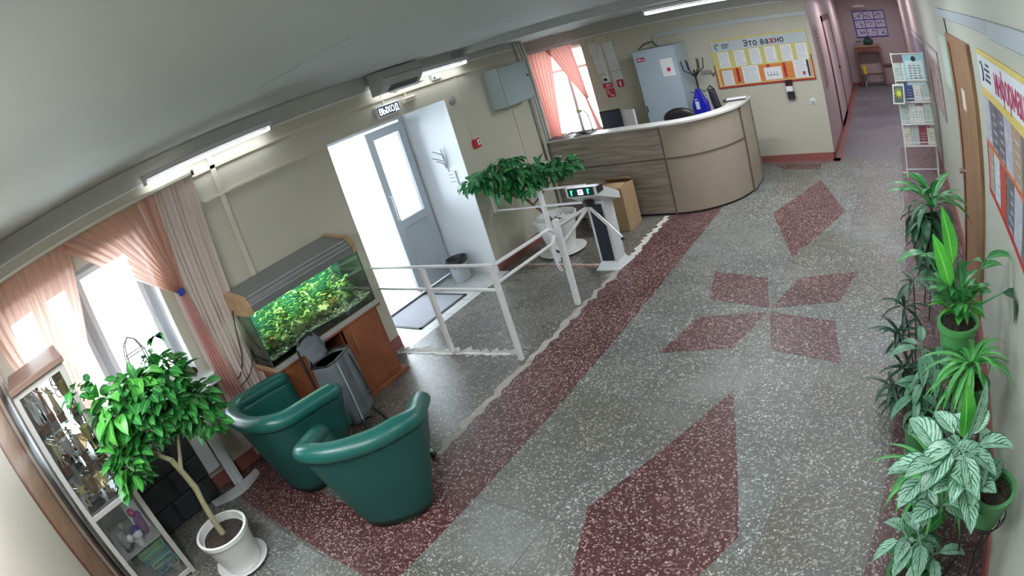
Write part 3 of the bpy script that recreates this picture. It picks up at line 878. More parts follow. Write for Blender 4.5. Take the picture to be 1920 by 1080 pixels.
o = simple('paper_sheet', 'white paper sheet on the desk beside the crumpled scarf', 'paper', (-4.05, 6.75, 1.186))
MB().obox((-4.02, 6.74, 1.1875), (.105, .075, .001), ((1, .1, 0), (-.1, 1, 0), (0, 0, 1)), PAPER).build('sheet', None, o)
o = simple('clipboard', 'black edged clipboard with white papers on the right end of the desk', 'clipboard', (-2.25, 7.82, 1.186))
MB().obox((-2.26, 7.82, 1.195), (.16, .09, .008), ((1, .2, 0), (-.2, 1, 0), (0, 0, 1)), BLACK).build('board', None, o)
MB().obox((-2.24, 7.84, 1.207), (.14, .08, .004), ((1, .2, 0), (-.2, 1, 0), (0, 0, 1)), PAPER).build('paper_sheet', None, o)
o = simple('office_chair', 'black office chair with its curved backrest just above the desk', 'chair', (-3.15, 7.75, 0))
b = MB()
b.grid(lambda u, v: (-3.15 + .27 * math.sin((u - .5) * 2.2), 7.95 - .10 * math.cos((u - .5) * 2.2), .75 + .42 * v * (1 - .28 * (2 * u - 1) ** 2)), 14, 6)
b.build('backrest', BLACK, o, solid=.05)
MB().box((-3.38, 7.5, .44), (-2.92, 7.92, .52), BLACK, .03).build('seat', None, o)
b = MB().tube([(-3.15, 7.72, .08), (-3.15, 7.72, .45)], .03, 10, BLACK)
for k in range(5):
    a = k * 2 * math.pi / 5 + .3; b.tube([(-3.15, 7.72, .09), (-3.15 + .28 * math.cos(a), 7.72 + .28 * math.sin(a), .055)], .018, 6, BLACK); b.ball((-3.15 + .28 * math.cos(a), 7.72 + .28 * math.sin(a), .028), .028, BLACK, 8, 6)
b.build('swivel_base', None, o)
MB().tube([(-3.15, 7.9, .47), (-3.15, 8.0, .55), (-3.15, 7.93, .85)], .02, 8, BLACK).build('back_support', None, o)

# cardboard box leaning next to the turnstile
KRAFT = mat('brown cardboard', (.36, .245, .135), .75, var=.12, scale=9)
o = thing('cardboard_box', 'tall brown cardboard box on the floor between turnstile and reception desk', 'cardboard box', (-3.6, 6.35, 0))
MB().box((-3.80, 6.14, 0), (-3.42, 6.50, .56), KRAFT, .004).build('carton', None, o)
b = MB(); b.quad((-3.80, 6.14, .56), (-3.42, 6.14, .56), (-3.42, 6.27, .60), (-3.80, 6.27, .60), KRAFT); b.quad((-3.80, 6.50, .56), (-3.80, 6.40, .63), (-3.42, 6.40, .63), (-3.42, 6.50, .56), KRAFT); b.build('flap', None, o, solid=.004)
MB().box((-3.66, 6.137, .02), (-3.61, 6.139, .55), mat('packing tape', (.45, .34, .2), .25)).build('tape', None, o)
o = thing('side_table', 'low dark wooden bench mostly hidden behind the white plant pot', 'bench', (-3.95, 6.4, 0))
MB().box((-4.15, 6.3, .36), (-3.82, 6.58, .40), mat('dark brown wood', (.07, .04, .03), .4), .004).build('seat', None, o)
for x in (-4.12, -3.88):
    for y in (6.32, 6.53): MB().box((x, y, 0), (x + .045, y + .045, .36), mat('tan leg wood', (.36, .24, .14), .5)).build('leg', None, o)

# ================================================================== TURNSTILE AND RAILINGS
TS = mat('light grey powder coat', (.66, .69, .70), .35, var=.02)
o = thing('turnstile', 'white tripod turnstile with dark panel, green arrows and three chrome arms', 'turnstile', (-3.16, 5.10, 0))
MB().prism([(-3.32, 5.01), (-3.03, 5.01), (-3.0, 5.30), (-3.35, 5.30)], 0, .012, TS).build('base_plate', None, o)
b = MB()
b.add([(-3.31, 5.02, .012), (-3.04, 5.02, .012), (-3.02, 5.28, .012), (-3.33, 5.28, .012), (-3.26, 5.06, .09), (-3.07, 5.06, .09), (-3.05, 5.25, .09), (-3.28, 5.25, .09)],
      [(3, 2, 1, 0), (4, 5, 6, 7), (0, 1, 5, 4), (1, 2, 6, 5), (2, 3, 7, 6), (3, 0, 4, 7)], TS)
b.box((-3.27, 5.06, .09), (-3.055, 5.25, .80), TS, .006)
b.build('body', None, o)
MB().box((-3.235, 5.052, .10), (-3.09, 5.062, .74), mat('dark blue-grey panel', (.025, .03, .045), .3)).build('front_panel', None, o)
b = MB()
b.add([(-3.27, 4.98, .80), (-3.03, 4.98, .80), (-3.02, 5.26, .72), (-3.29, 5.26, .72), (-3.31, 4.85, .90), (-2.99, 4.85, .90), (-2.975, 5.26, .76), (-3.325, 5.26, .76)],
      [(3, 2, 1, 0), (4, 5, 6, 7), (0, 1, 5, 4), (1, 2, 6, 5), (2, 3, 7, 6), (3, 0, 4, 7)], TS)
b.add([(-3.325, 4.84, .90), (-2.975, 4.84, .90), (-2.97, 5.28, .72), (-3.33, 5.28, .72), (-3.325, 4.84, 1.0), (-2.975, 4.84, 1.0), (-2.975, 4.91, 1.0), (-3.325, 4.91, 1.0), (-2.97, 5.28, .80), (-3.33, 5.28, .80)],
      [(3, 2, 1, 0), (0, 1, 5, 4), (4, 5, 6, 7), (7, 6, 8, 9), (9, 8, 2, 3), (1, 2, 8, 6, 5), (0, 4, 7, 9, 3)], TS)
b.build('head', None, o)
MB().box((-3.30, 4.833, .91), (-3.0, 4.842, .995), mat('dark green display', (.02, .05, .045), .2)).box((-2.977, 4.86, .915), (-2.968, 4.98, .985), BLACK).build('display_panel', None, o)
GRN = emis('green signal', (.05, .9, .5), 1.5)
for a0, a1, a2 in ((-3.265, -3.24, .925), (-3.07, -3.045, .93)):
    MB().prism([(a0, 4.829), (a0 + .014, 4.829), (a0 + .014, 4.834), (a0, 4.834)], a2, a2 + .05, GRN).box((a0, 4.829, a2 + .04), (a1, 4.834, a2 + .05), GRN).build('green_arrow', None, o)
b = MB(); b.box((-3.18, 4.829, .925), (-3.12, 4.834, .98), emis('lit card symbol', (.8, .85, 1), .9)); b.box((-3.165, 4.827, .94), (-3.15, 4.83, .95), BLACK); b.box((-3.15, 4.827, .955), (-3.135, 4.83, .965), BLACK); b.build('card_reader_symbol', None, o)
hub = Vector((-3.15, 4.93, .80))
b = MB(); b.lathe([(.055, -.03), (.065, 0), (.05, .04), (0, .05)], hub, 18, BLACK, (.0, -.35, -.7)); b.build('hub', None, o)
for e in ((-3.47, 4.80, .63), (-3.40, 4.55, .45), (-2.80, 4.82, .45)):
    s0 = hub + Vector((0, -.02, -.03)); e = Vector(e); b = MB(); b.tube([s0, e], .019, 12, mat('white steel arm', (.78, .78, .78), .2, metal=.3)); d_ = (e - s0).normalized(); b.tube([e, e + d_ * .02], .021, 12, BLACK); b.build('arm', None, o)


def post(mb, x, y, h, w=.045): mb.box((x - w / 2, y - w / 2, 0), (x + w / 2, y + w / 2, h), WPAINT, .003)


o = thing('railing', 'white metal railing with two bars running from the wall beside the entrance', 'railing', (-3.9, 3.27, 0))
for (x, y) in ((-3.13, 3.27), (-3.96, 3.27)):
    b = MB(); post(b, x, y, .885, .042); b.build('post', None, o)
for z in (.895, .67): MB().box((XL, 3.255, z - .011), (-3.105, 3.282, z + .011), WPAINT, .004).build('rail', None, o)
o = thing('railing', 'white metal railing section along the red stripe, ending at a bare post', 'railing', (-3.13, 3.8, 0))
MB().box((-3.155, 4.245, 0), (-3.105, 4.295, .885), WPAINT, .003).build('post', None, o)
MB().tube([(-3.13, 3.30, .88), (-3.13, 4.12, .84), (-3.14, 4.20, .80), (-3.14, 4.22, .76)], .018, 8, WPAINT).tube([(-3.13, 3.30, .73), (-3.13, 4.12, .70), (-3.14, 4.21, .745)], .016, 8, WPAINT).build('rail', None, o)
o = thing('railing', 'white metal railing section between entrance wall and turnstile beneath the small tree', 'railing', (-3.97, 5.28, 0))
MB().box((-4.0, 5.26, 0), (-3.955, 5.305, .89), WPAINT, .003).build('post', None, o)
for z in (.895, .70): MB().box((XL + .02, 5.262, z - .011), (-3.345, 5.29, z + .011), WPAINT, .004).build('rail', None, o)
MB().box((XL, 5.25, .68), (XL + .03, 5.31, .92), WPAINT, .003).build('wall_bracket', None, o)
o = thing('chain', 'short white chain loop hanging from the bare railing post', 'chain', (-3.17, 4.24, .5))
b = MB(); pts = [(-3.17 - .05 * math.sin(t * math.pi), 4.23, .74 - .36 * t) for t in [i / 8 for i in range(9)]] + [(-3.20 - .03 * math.sin(t * math.pi), 4.23, .38 + .30 * t) for t in [i / 6 for i in range(7)]]
b.tube(pts, .006, 6, WPAINT); b.build('chain_loop', None, o)

# waste bin
o = thing('waste_bin', 'grey slotted plastic waste bin with dark liner in the entrance niche', 'bin', (-5.12, 4.80, 0))
BING = mat('grey plastic bin', (.42, .44, .46), .5)
b = MB(); b.lathe([(.095, .0), (.10, .01), (.125, .28), (.128, .28), (.112, .02), (0, .015)], (-5.12, 4.80, 0), 28, BING)
b.build('bin_body', None, o)
b = MB()
for k in range(20):
    a = 2 * math.pi * k / 20; r0, r1 = .113, .122
    b.obox((-5.12 + (r0 + .004) * math.cos(a), 4.80 + (r0 + .004) * math.sin(a), .175), (.0035, .006, .05), ((math.cos(a), math.sin(a), 0), (-math.sin(a), math.cos(a), 0), (math.cos(a) * .08, math.sin(a) * .08, 1)), DARK)
b.build('slots', None, o)
b = MB(); b.lathe([(.128, .24), (.137, .27), (.138, .30), (.125, .305), (.105, .24), (.09, .12), (0, .1)], (-5.12, 4.80, 0), 24, mat('black bin liner', (.03, .035, .04), .35, bump=.6, scale=30)); b.build('liner', None, o)

# door mat
o = thing('door_mat', 'grey ribbed door mat with dark edge on the entrance tiles', 'mat', (-5.1, 3.98, 0))


def ribmat():
    m, nt, b = newmat('ribbed mat'); tc = node(nt, 'ShaderNodeTexCoord'); w = node(nt, 'ShaderNodeTexWave'); w.inputs['Scale'].default_value = 24; w.bands_direction = 'Y'
    nt.links.new(tc.outputs['Object'], w.inputs['Vector']); r = ramp(nt, [(.3, (.20, .21, .24)), (.7, (.36, .37, .41))]); nt.links.new(w.outputs['Fac'], r.inputs[0]); nt.links.new(r.outputs[0], b.inputs['Base Color']); b.inputs['Roughness'].default_value = .8
    return m


MB().box((-5.42, 3.63, .002), (-4.76, 4.38, .010), ribmat()).build('carpet', None, o)
b = MB(); M_ = mat('dark mat rim', (.05, .052, .06), .6)
for q in (((-5.45, 3.60), (-4.73, 3.63)), ((-5.45, 4.38), (-4.73, 4.41)), ((-5.45, 3.6), (-5.42, 4.41)), ((-4.76, 3.6), (-4.73, 4.41))): b.box((*q[0], .002), (*q[1], .013), M_)
b.build('rim', None, o)

# coat hook + notice on the reveal wall
o = thing('coat_rack', 'small white branching hook rack on the white entrance wall', 'hook rack', (-4.98, 5.0, 1.45))
b = MB()
b.tube([(-4.98, 5.012, 1.32), (-4.98, 4.99, 1.62)], .010, 6, WPVC)
for z, x in ((1.60, -5.06), (1.55, -4.92), (1.48, -5.05), (1.44, -4.93), (1.52, -5.10)): b.tube([(-4.98, 4.99, z - .05), ((x - 4.98) / 2, 4.96, z - .01), (x, 4.93, z + .02)], .007, 6, mat('grey hook', (.4, .42, .45), .4))
b.build('hooks', None, o)
o = thing('wall_notice', 'small white notice below the hook rack in the entrance', 'notice', (-4.93, 5.0, 1.25))
MB().box((-5.0, 5.0, 1.16), (-4.88, 5.012, 1.33), PAPER).build('sheet', None, o)
MB().box((-4.985, 4.997, 1.2), (-4.895, 5.0, 1.205), DARK).box((-4.985, 4.997, 1.25), (-4.9, 5.0, 1.255), DARK).box((-4.985, 4.997, 1.29), (-4.91, 5.0, 1.295), DARK).build('print', None, o)

# ================================================================== LEAFY THINGS
def rnd(rr, a, b): return rr.uniform(a, b)


def tree_foliage(clusters, rr, n, L, W, droop=.7, m=None):
    """drooping pointed leaves around twig ends; clusters = (centre, radius xyz)"""
    b = MB()
    for c, rad, k in clusters:
        c = Vector(c)
        for i in range(int(n * k)):
            d = Vector((rr.gauss(0, 1), rr.gauss(0, 1), rr.gauss(0, .8))).normalized()
            p = c + Vector((d.x * rad[0], d.y * rad[1], d.z * rad[2])) * rr.uniform(.55, 1.0)
            dd = Vector((d.x + rr.gauss(0, .35), d.y + rr.gauss(0, .35), rr.uniform(-.6, .6))).normalized(); uu = (rr.gauss(0, .3), rr.gauss(0, .3), 1)
            l = L * rr.uniform(.65, 1.2)
            b.leaf(p, dd, uu, l, W * l / L * rr.uniform(.85, 1.15), droop * rr.uniform(.6, 1.5), .22, m, 5)
    return b


def pot_profile(r0, r1, h, rim=.02, th=.012):
    return [(r0 * .98, 0), (r0, .01), (r1 - rim * .3, h - rim * 1.6), (r1 + rim * .35, h - rim * 1.5), (r1 + rim * .45, h), (r1 - th, h), (r1 - th * 1.4, h - .06)]


G_TREE = leafmat('tree leaf green', (.018, .13, .028), (.055, .30, .06))
G_TREE2 = leafmat('fresh tree leaf', (.05, .30, .045), (.13, .50, .08))
G_BON = leafmat('dark bonsai leaf', (.018, .14, .04), (.05, .28, .08))
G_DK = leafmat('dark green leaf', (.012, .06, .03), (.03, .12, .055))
G_SPA = leafmat('glossy mid green leaf', (.03, .20, .05), (.08, .36, .11))
G_BR = leafmat('bright young leaf', (.07, .42, .05), (.13, .58, .08))
G_STR = leafmat('silver striped leaf', (.03, .13, .06), (.05, .20, .09), stripe=(.36, .62, .48))
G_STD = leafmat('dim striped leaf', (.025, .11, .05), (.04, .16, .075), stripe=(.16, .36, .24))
G_CHL = leafmat('spider plant leaf', (.05, .28, .06), (.12, .46, .12))
G_DRA = leafmat('dracaena leaf', (.012, .05, .035), (.03, .10, .06))
BARK = mat('pale green bark', (.36, .34, .20), .7, var=.3, scale=25, bump=.4)
WPOT = mat('white plastic pot', (.74, .76, .74), .35, var=.02)
GPOT = mat('green plastic pot', (.07, .24, .09), .35, var=.05)


def potted(o, c, r0, r1, h, m, soil=.03, saucer=None, n=32):
    MB().lathe(pot_profile(r0, r1, h), c, n, m).build('pot', None, o)
    rs = r1 - .014 - soil * .3
    b = MB(); rr = random.Random(5)
    b.lathe([(rs, h - soil), (rs * .6, h - soil + .008), (0, h - soil + .012)], c, n, SOIL)
    for k in range(26):
        a = rr.uniform(0, 6.28); q = rr.uniform(0, rs * .85)
        b.ball((c[0] + q * math.cos(a), c[1] + q * math.sin(a), c[2] + h - soil + .008), rr.uniform(.006, .014), SOIL, 6, 4)
    b.build('soil', None, o)
    if saucer: MB().lathe([(saucer * .8, 0), (saucer, .03), (saucer * .97, .032), (saucer * .78, .008), (0, .006)], (c[0], c[1], .001), n, m).build('saucer', None, o)


# --- big tree in a white pot, front left
PX, PY = -3.60, .46
o = thing('potted_tree', 'leafy green tree on a bent bare trunk in a white pot beside the trophy cabinet', 'potted plant', (PX, PY, 0))
potted(o, (PX, PY, .012), .155, .205, .30, WPOT, .05, .22)
b = MB()
fork = Vector((-3.62, .45, .92))
b.tube([(PX - .01, PY + .0, .22), (-3.62, .46, .38), (-3.615, .475, .56), (-3.62, .49, .66), (-3.62, .475, .78), fork], [.027, .024, .022, .025, .022, .021], 10, BARK)
for q in ([fork, (-3.66, .36, 1.02), (-3.70, .26, 1.14)], [(-3.62, .47, .82), (-3.60, .52, .92), (-3.58, .60, 1.08), (-3.56, .66, 1.2)], [(-3.64, .40, .98), (-3.60, .40, 1.12), (-3.58, .42, 1.3)], [(-3.66, .36, 1.02), (-3.75, .30, 1.2), (-3.8, .2, 1.45)], [(-3.68, .30, 1.1), (-3.66, .18, 1.12), (-3.64, .10, 1.06)]):
    b.tube(q, [.018, .013, .009, .006][:len(q)], 8, BARK)
b.build('trunk', None, o)
rr = random.Random(11)
cl = [((-3.62, .57, 1.36), (.28, .30, .18), 1.3), ((-3.66, .36, 1.38), (.26, .24, .18), 1.1), ((-3.6, .70, 1.18), (.2, .18, .16), .8), ((-3.6, .22, 1.12), (.18, .16, .14), .55),
      ((-3.66, .66, 1.46), (.2, .18, .10), .5), ((-3.60, .14, 1.00), (.10, .10, .08), .25), ((-3.64, .12, 1.62), (.07, .10, .06), .16), ((-3.6, .86, 1.14), (.12, .1, .12), .4), ((-3.55, .80, 1.02), (.10, .10, .09), .3), ((-3.62, .45, 1.22), (.22, .25, .12), .8)]
tree_foliage(cl, rr, 150, .115, .068, .6, G_TREE).build('foliage', None, o)
tree_foliage([((-3.56, .26, 1.42), (.13, .12, .16), 1), ((-3.6, .5, 1.50), (.1, .12, .05), .5), ((-3.56, .16, 1.12), (.12, .1, .12), .6)], rr, 40, .145, .082, .9, G_TREE2).build('young_foliage', None, o)

# --- tree behind the railing
BX, BY = -4.10, 5.60
o = thing('potted_tree', 'low spreading tree with flat dark green crown in a white pot behind the railing', 'potted plant', (BX, BY, 0))
potted(o, (BX, BY, .012), .16, .265, .46, WPOT, .07, .30)
b = MB(); b.tube([(BX, BY, .36), (-4.15, 5.45, .58), (-4.22, 5.32, .78), (-4.22, 5.22, .95)], [.02, .018, .016, .012], 8, mat('brown bark', (.22, .12, .08), .7, var=.2, scale=30))
for q in ([(-4.2, 5.35, .76), (-4.3, 5.0, 1.0), (-4.35, 4.7, 1.2)], [(-4.18, 5.4, .7), (-4.0, 5.6, .9), (-3.85, 5.8, 1.0)], [(-4.22, 5.25, .9), (-4.2, 5.1, 1.15)]): b.tube(q, [.012, .009, .005][:len(q)], 6, mat('brown bark', (.22, .12, .08)))
b.build('trunk', None, o)
rr = random.Random(21)
cl = [((-4.36, 4.72, 1.22), (.13, .16, .07), .45), ((-4.35, 4.98, 1.20), (.19, .20, .09), .8), ((-4.22, 5.22, 1.12), (.24, .22, .11), 1.1), ((-4.08, 5.5, 1.06), (.25, .22, .10), 1.1), ((-3.92, 5.78, 1.04), (.22, .2, .10), .9), ((-4.3, 5.15, 1.0), (.16, .18, .08), .5), ((-4.32, 5.25, 1.28), (.16, .2, .05), .35), ((-4.1, 5.2, .95), (.14, .12, .07), .35)]
tree_foliage(cl, rr, 120, .15, .064, .9, G_BON).build('foliage', None, o)

# ------------------------------------------------------------------ plants along the right wall
IRON = mat('black wrought iron', (.02, .018, .018), .4)


def rosette(mb, c, n, L, W, el0, el1, droop, m, rr, stalk=0, az0=0, az1=6.283, fold=.25, k=6, stem=None):
    for i in range(n):
        a = az0 + (az1 - az0) * (i + rr.uniform(-.4, .4)) / n
        el = rr.uniform(el0, el1); l = L * rr.uniform(.7, 1.15)
        d = Vector((math.cos(a) * math.cos(el), math.sin(a) * math.cos(el), math.sin(el)))
        p = Vector(c)
        if stalk:
            s_l = stalk * rr.uniform(.6, 1.2); mid = p + d * s_l * .5 + Vector((0, 0, s_l * .15)); e = p + d * s_l + Vector((0, 0, s_l * .1))
            (stem or mb).tube([p, mid, e], .0035, 5, m); p = e
            d = (d + Vector((0, 0, -.15))).normalized()
        mb.leaf(p, d, (0, 0, 1), l, W * rr.uniform(.8, 1.15), droop * rr.uniform(.6, 1.4), fold, m, k)


rr = random.Random(31)
# nearest: big green pot on a wire stand, silver striped leaves
o = thing('flower_stand', 'black wrought iron plant stand carrying the nearest green pot by the right wall', 'plant stand', (.48, 1.62, 0))
b = MB()
c0 = (.48, 1.64)
for z, r in ((.565, .085), (.60, .105)): b.tube([(c0[0] + r * math.cos(t * .3142), c0[1] + r * math.sin(t * .3142), z) for t in range(21)], .004, 6, IRON)
for k in range(14):
    a = k * 6.283 / 14; b.tube([(c0[0] + .085 * math.cos(a), c0[1] + .085 * math.sin(a), .565), (c0[0] + .105 * math.cos(a + .2), c0[1] + .105 * math.sin(a + .2), .60)], .0028, 5, IRON)
b.tube([(c0[0] - .085, c0[1], .562), (c0[0] + .085, c0[1], .562)], .005, 6, IRON); b.tube([(c0[0], c0[1] - .085, .562), (c0[0], c0[1] + .085, .562)], .005, 6, IRON)
b.build('ring_basket', None, o)
for k in range(3):
    a = k * 2.094 + .9
    MB().tube([(c0[0] + .09 * math.cos(a), c0[1] + .09 * math.sin(a), .57), (c0[0] + .06 * math.cos(a), c0[1] + .06 * math.sin(a), .3), (c0[0] + .13 * math.cos(a), c0[1] + .13 * math.sin(a), .006)], .006, 6, IRON).build('leg', None, o)
o = thing('potted_plant', 'silver striped broad leaved plant in the nearest large green pot on the iron stand', 'potted plant', (.48, 1.64, .57))
potted(o, (.48, 1.64, .57), .078, .106, .17, GPOT, .02)
b = MB(); st = MB()
# stems lean toward the aisle
for (sx, sy, sz) in ((.27, 1.66, .98), (.20, 1.62, .92), (.33, 1.68, .95), (.30, 1.60, .86), (.16, 1.66, .84), (.24, 1.56, .78)):
    st.tube([(.46, 1.64, .72), (.40, 1.65, .80), (sx, sy, sz - .06)], .006, 6, G_CHL)
    rosette(b, (sx, sy, sz - .06), 6, .19, .108, -.1, .85, .7, G_STR, rr, .05, fold=.35)
b.leaf((.28, 1.66, .97), (-.05, -.1, 1), (.6, -.8, 0), .24, .09, .25, .3, G_BR, 6)
b.leaf((.30, 1.66, .97), (.3, .1, .9), (.6, -.8, 0), .22, .085, .35, .3, G_STR, 6)
b.leaf((.42, 1.63, .76), (.25, .35, .35), (0, 0, 1), .16, .10, .9, .1, G_STR, 6)
b.build('foliage', None, o); st.build('stems', None, o)
# lower plants under / beside the stand
o = thing('potted_plant', 'silver striped trailing plant low on the floor at the bottom right corner', 'potted plant', (.20, 1.66, 0))
potted(o, (.20, 1.66, 0), .085, .11, .18, GPOT, .02)
b = MB()
for (sx, sy, sz) in ((.20, 1.62, .44), (.28, 1.60, .36), (.14, 1.66, .40), (.22, 1.72, .34), (.34, 1.55, .22)):
    b.tube([(.20, 1.66, .17), ((sx + .2) / 2, sy, sz * .7), (sx, sy, sz)], .005, 5, G_CHL)
    rosette(b, (sx, sy, sz), 6, .18, .075, -.5, .6, .9, G_STR if sz > .35 else G_SPA, rr, .04)
b.build('foliage', None, o)
o = thing('potted_plant', 'arching spider plant with long thin leaves hanging over the aisle near the camera', 'potted plant', (.22, 1.98, 0))
potted(o, (.22, 1.98, .0), .085, .11, .2, GPOT, .02)
b = MB(); b.tube([(.22, 1.98, .19), (.22, 1.97, .5)], .008, 6, G_CHL); rosette(b, (.22, 1.97, .50), 34, .36, .022, .1, 1.2, 2.0, G_CHL, rr, 0, k=9)
rosette(b, (.22, 1.97, .48), 16, .26, .03, -.2, .7, 1.8, G_SPA, rr, 0, k=8)
b.build('foliage', None, o)
# chlorophytum on a stand, mid
o = thing('flower_stand', 'tall slim black plant stand under the spider plant by the right wall', 'plant stand', (.43, 2.50, 0))
b = MB().lathe([(.085, .46), (.085, .47), (0, .472)], (.43, 2.50, 0), 20, IRON); b.build('shelf', None, o)
for k in range(3):
    a = k * 2.094; MB().tube([(.43 + .075 * math.cos(a), 2.50 + .075 * math.sin(a), .46), (.43 + .09 * math.cos(a), 2.50 + .09 * math.sin(a), .005)], .006, 6, IRON).build('leg', None, o)
o = thing('potted_plant', 'spider plant with arching pale green leaves in a green pot against the right wall', 'potted plant', (.43, 2.50, .472))
potted(o, (.43, 2.50, .472), .065, .085, .13, GPOT, .02)
b = MB(); b.tube([(.42, 2.5, .59), (.39, 2.48, .70)], .008, 6, G_CHL); rosette(b, (.38, 2.47, .72), 36, .34, .026, .2, 1.3, 2.1, G_CHL, rr, 0, k=9)
rosette(b, (.36, 2.47, .68), 14, .3, .024, -.3, .5, 1.6, G_CHL, rr, 0, az0=2.2, az1=5.2, k=9)
b.build('foliage', None, o)
# spathiphyllum on a tall stand
o = thing('flower_stand', 'tall black plant stand holding the bright green pot of the broad leaved plant', 'plant stand', (.33, 2.88, 0))
MB().lathe([(.10, .50), (.10, .51), (0, .512)], (.33, 2.88, 0), 20, IRON).build('shelf', None, o)
for k in range(3):
    a = k * 2.094 + .5; MB().tube([(.33 + .085 * math.cos(a), 2.88 + .085 * math.sin(a), .50), (.33 + .10 * math.cos(a), 2.88 + .10 * math.sin(a), .005)], .006, 6, IRON).build('leg', None, o)
o = thing('potted_plant', 'peace lily with one large bright green upright leaf in a tall bright green pot', 'potted plant', (.33, 2.88, .512))
BPOT = mat('bright green pot', (.10, .36, .11), .35, var=.05)
potted(o, (.33, 2.88, .512), .095, .13, .22, BPOT, .02)
b = MB(); base = Vector((.33, 2.88, .72))
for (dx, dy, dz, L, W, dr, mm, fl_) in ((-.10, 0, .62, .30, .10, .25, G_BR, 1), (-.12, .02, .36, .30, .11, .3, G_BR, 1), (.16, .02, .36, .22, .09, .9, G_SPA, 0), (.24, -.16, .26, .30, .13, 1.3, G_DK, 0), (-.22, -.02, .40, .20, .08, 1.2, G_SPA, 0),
                                   (.14, .1, .26, .2, .09, 1.0, G_SPA, 0), (.02, -.05, .34, .18, .08, 1.0, G_SPA, 0), (-.1, .08, .30, .18, .08, 1.0, G_SPA, 0)):
    e = base + Vector((dx, dy, dz)) * (1 if not fl_ else .55)
    b.tube([base, base + Vector((dx * .4, dy * .4, dz * .5)) * (1 if not fl_ else .55), e], .005, 6, G_SPA)
    b.leaf(e, Vector((dx * (.9 if fl_ else 1.6), dy, dz if fl_ else .12)), (0.5, -.85, .1) if fl_ else (0, 0, 1), L, W, dr, .2, mm, 8)
rosette(b, base, 20, .15, .055, .8, 1.45, .9, G_SPA, rr, .16); rosette(b, base, 14, .13, .05, .7, 1.4, 1.0, G_BR, rr, .12)
rosette(b, base + Vector((-.03, .03, .10)), 16, .15, .055, .3, 1.3, 1.0, G_SPA, rr, .10)
b.build('foliage', None, o)
# dieffenbachia-like striped plant and pot on the floor
o = thing('potted_plant', 'dull striped bushy plant in a green pot on the floor below the peace lily', 'potted plant', (.15, 2.66, 0))
potted(o, (.15, 2.66, .0), .085, .115, .22, GPOT, .02)
b = MB()
for (sx, sy, sz) in ((.14, 2.66, .50), (.18, 2.72, .42), (.10, 2.62, .42), (.17, 2.58, .36), (.10, 2.75, .62), (.20, 2.66, .60)):
    b.tube([(.15, 2.66, .2), ((sx + .15) / 2, sy, sz * .7), (sx, sy, sz)], .005, 5, G_DK)
    rosette(b, (sx, sy, sz), 7, .17, .065, -.5, .7, 1.0, G_STD, rr, .05)
b.build('foliage', None, o)
o = thing('potted_plant', 'dark dracaena with thin bare stems and narrow dark leaves leaning into the aisle', 'potted plant', (.08, 3.12, 0))
potted(o, (.08, 3.12, 0), .08, .105, .2, GPOT, .02)
b = MB(); st = MB()
for (sx, sy, sz) in ((-.02, 3.22, .62), (-.03, 3.2, .42), (.0, 3.05, .30), (-.06, 3.12, .50), (-.03, 3.0, .12), (.04, 3.26, .76), (-.08, 2.98, .22)):
    st.tube([(.08, 3.12, .18), ((sx + .1) / 2, (sy + 3.12) / 2, max(.2, sz * .6)), (sx, sy, sz)], .006, 6, mat('dark stem', (.05, .05, .04), .6))
    rosette(b, (sx, sy, sz), 11, .21, .028, -.2, 1.1, 1.1, G_DRA, rr, 0, k=6)
b.build('foliage', None, o); st.build('stems', None, o)
# farther plants: tall one with hanging leaves next to the leaflet rack
o = thing('flower_stand', 'black stand under the farthest plant, next to the leaflet rack', 'plant stand', (.24, 4.25, 0))
MB().lathe([(.10, .60), (.10, .61), (0, .612)], (.24, 4.25, 0), 20, IRON).build('shelf', None, o)
for k in range(3):
    a = k * 2.094 + .2; MB().tube([(.24 + .085 * math.cos(a), 4.25 + .085 * math.sin(a), .6), (.24 + .12 * math.cos(a), 4.25 + .12 * math.sin(a), .005)], .006, 6, IRON).build('leg', None, o)
o = thing('potted_plant', 'farthest potted plant with a crest of long arching leaves and drooping dark leaves', 'potted plant', (.24, 4.25, .612))
potted(o, (.24, 4.25, .612), .08, .105, .18, mat('dark green pot', (.02, .08, .045), .4), .02)
b = MB(); c = Vector((.22, 4.25, .86))
b.tube([(.24, 4.25, .77), (.22, 4.25, .86)], .012, 6, G_DK)
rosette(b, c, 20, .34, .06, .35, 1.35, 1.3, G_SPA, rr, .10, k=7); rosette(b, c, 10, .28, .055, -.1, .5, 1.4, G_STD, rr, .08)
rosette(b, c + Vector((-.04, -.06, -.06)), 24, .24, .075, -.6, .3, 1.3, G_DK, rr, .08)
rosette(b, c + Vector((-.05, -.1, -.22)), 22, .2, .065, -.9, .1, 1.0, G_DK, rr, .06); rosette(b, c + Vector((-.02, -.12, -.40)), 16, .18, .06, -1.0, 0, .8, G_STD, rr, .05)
b.build('foliage', None, o)

# ================================================================== AQUARIUM
CHERRY = wood('cherry veneer', (.20, .062, .025), (.33, .115, .05), (1.5, 1.5, .5), .38, sc=3)
CHDARK = mat('dark cabinet interior', (.05, .025, .02), .7)
LWOOD = wood('light oak trim', (.36, .23, .12), (.52, .36, .20), (3, 3, 3), .4)
GREYT = mat('dark grey hood plastic', (.16, .17, .165), .35, var=.08)
GREYL = mat('grey hood ridge', (.42, .43, .43), .3)
AX0, AX1, AY0, AY1 = -4.67, -4.28, 1.70, 2.90
o = thing('aquarium_cabinet', 'cherry wood cabinet with two doors carrying the aquarium', 'cabinet', (-4.48, 2.3, 0))
b = MB(); b.box((AX0, 1.74, .04), (AX1, 1.765, .70), CHERRY); b.box((AX0, 2.845, .04), (AX1, 2.87, .70), CHERRY); b.box((AX0, 1.765, .04), (AX0 + .015, 2.845, .70), CHDARK)
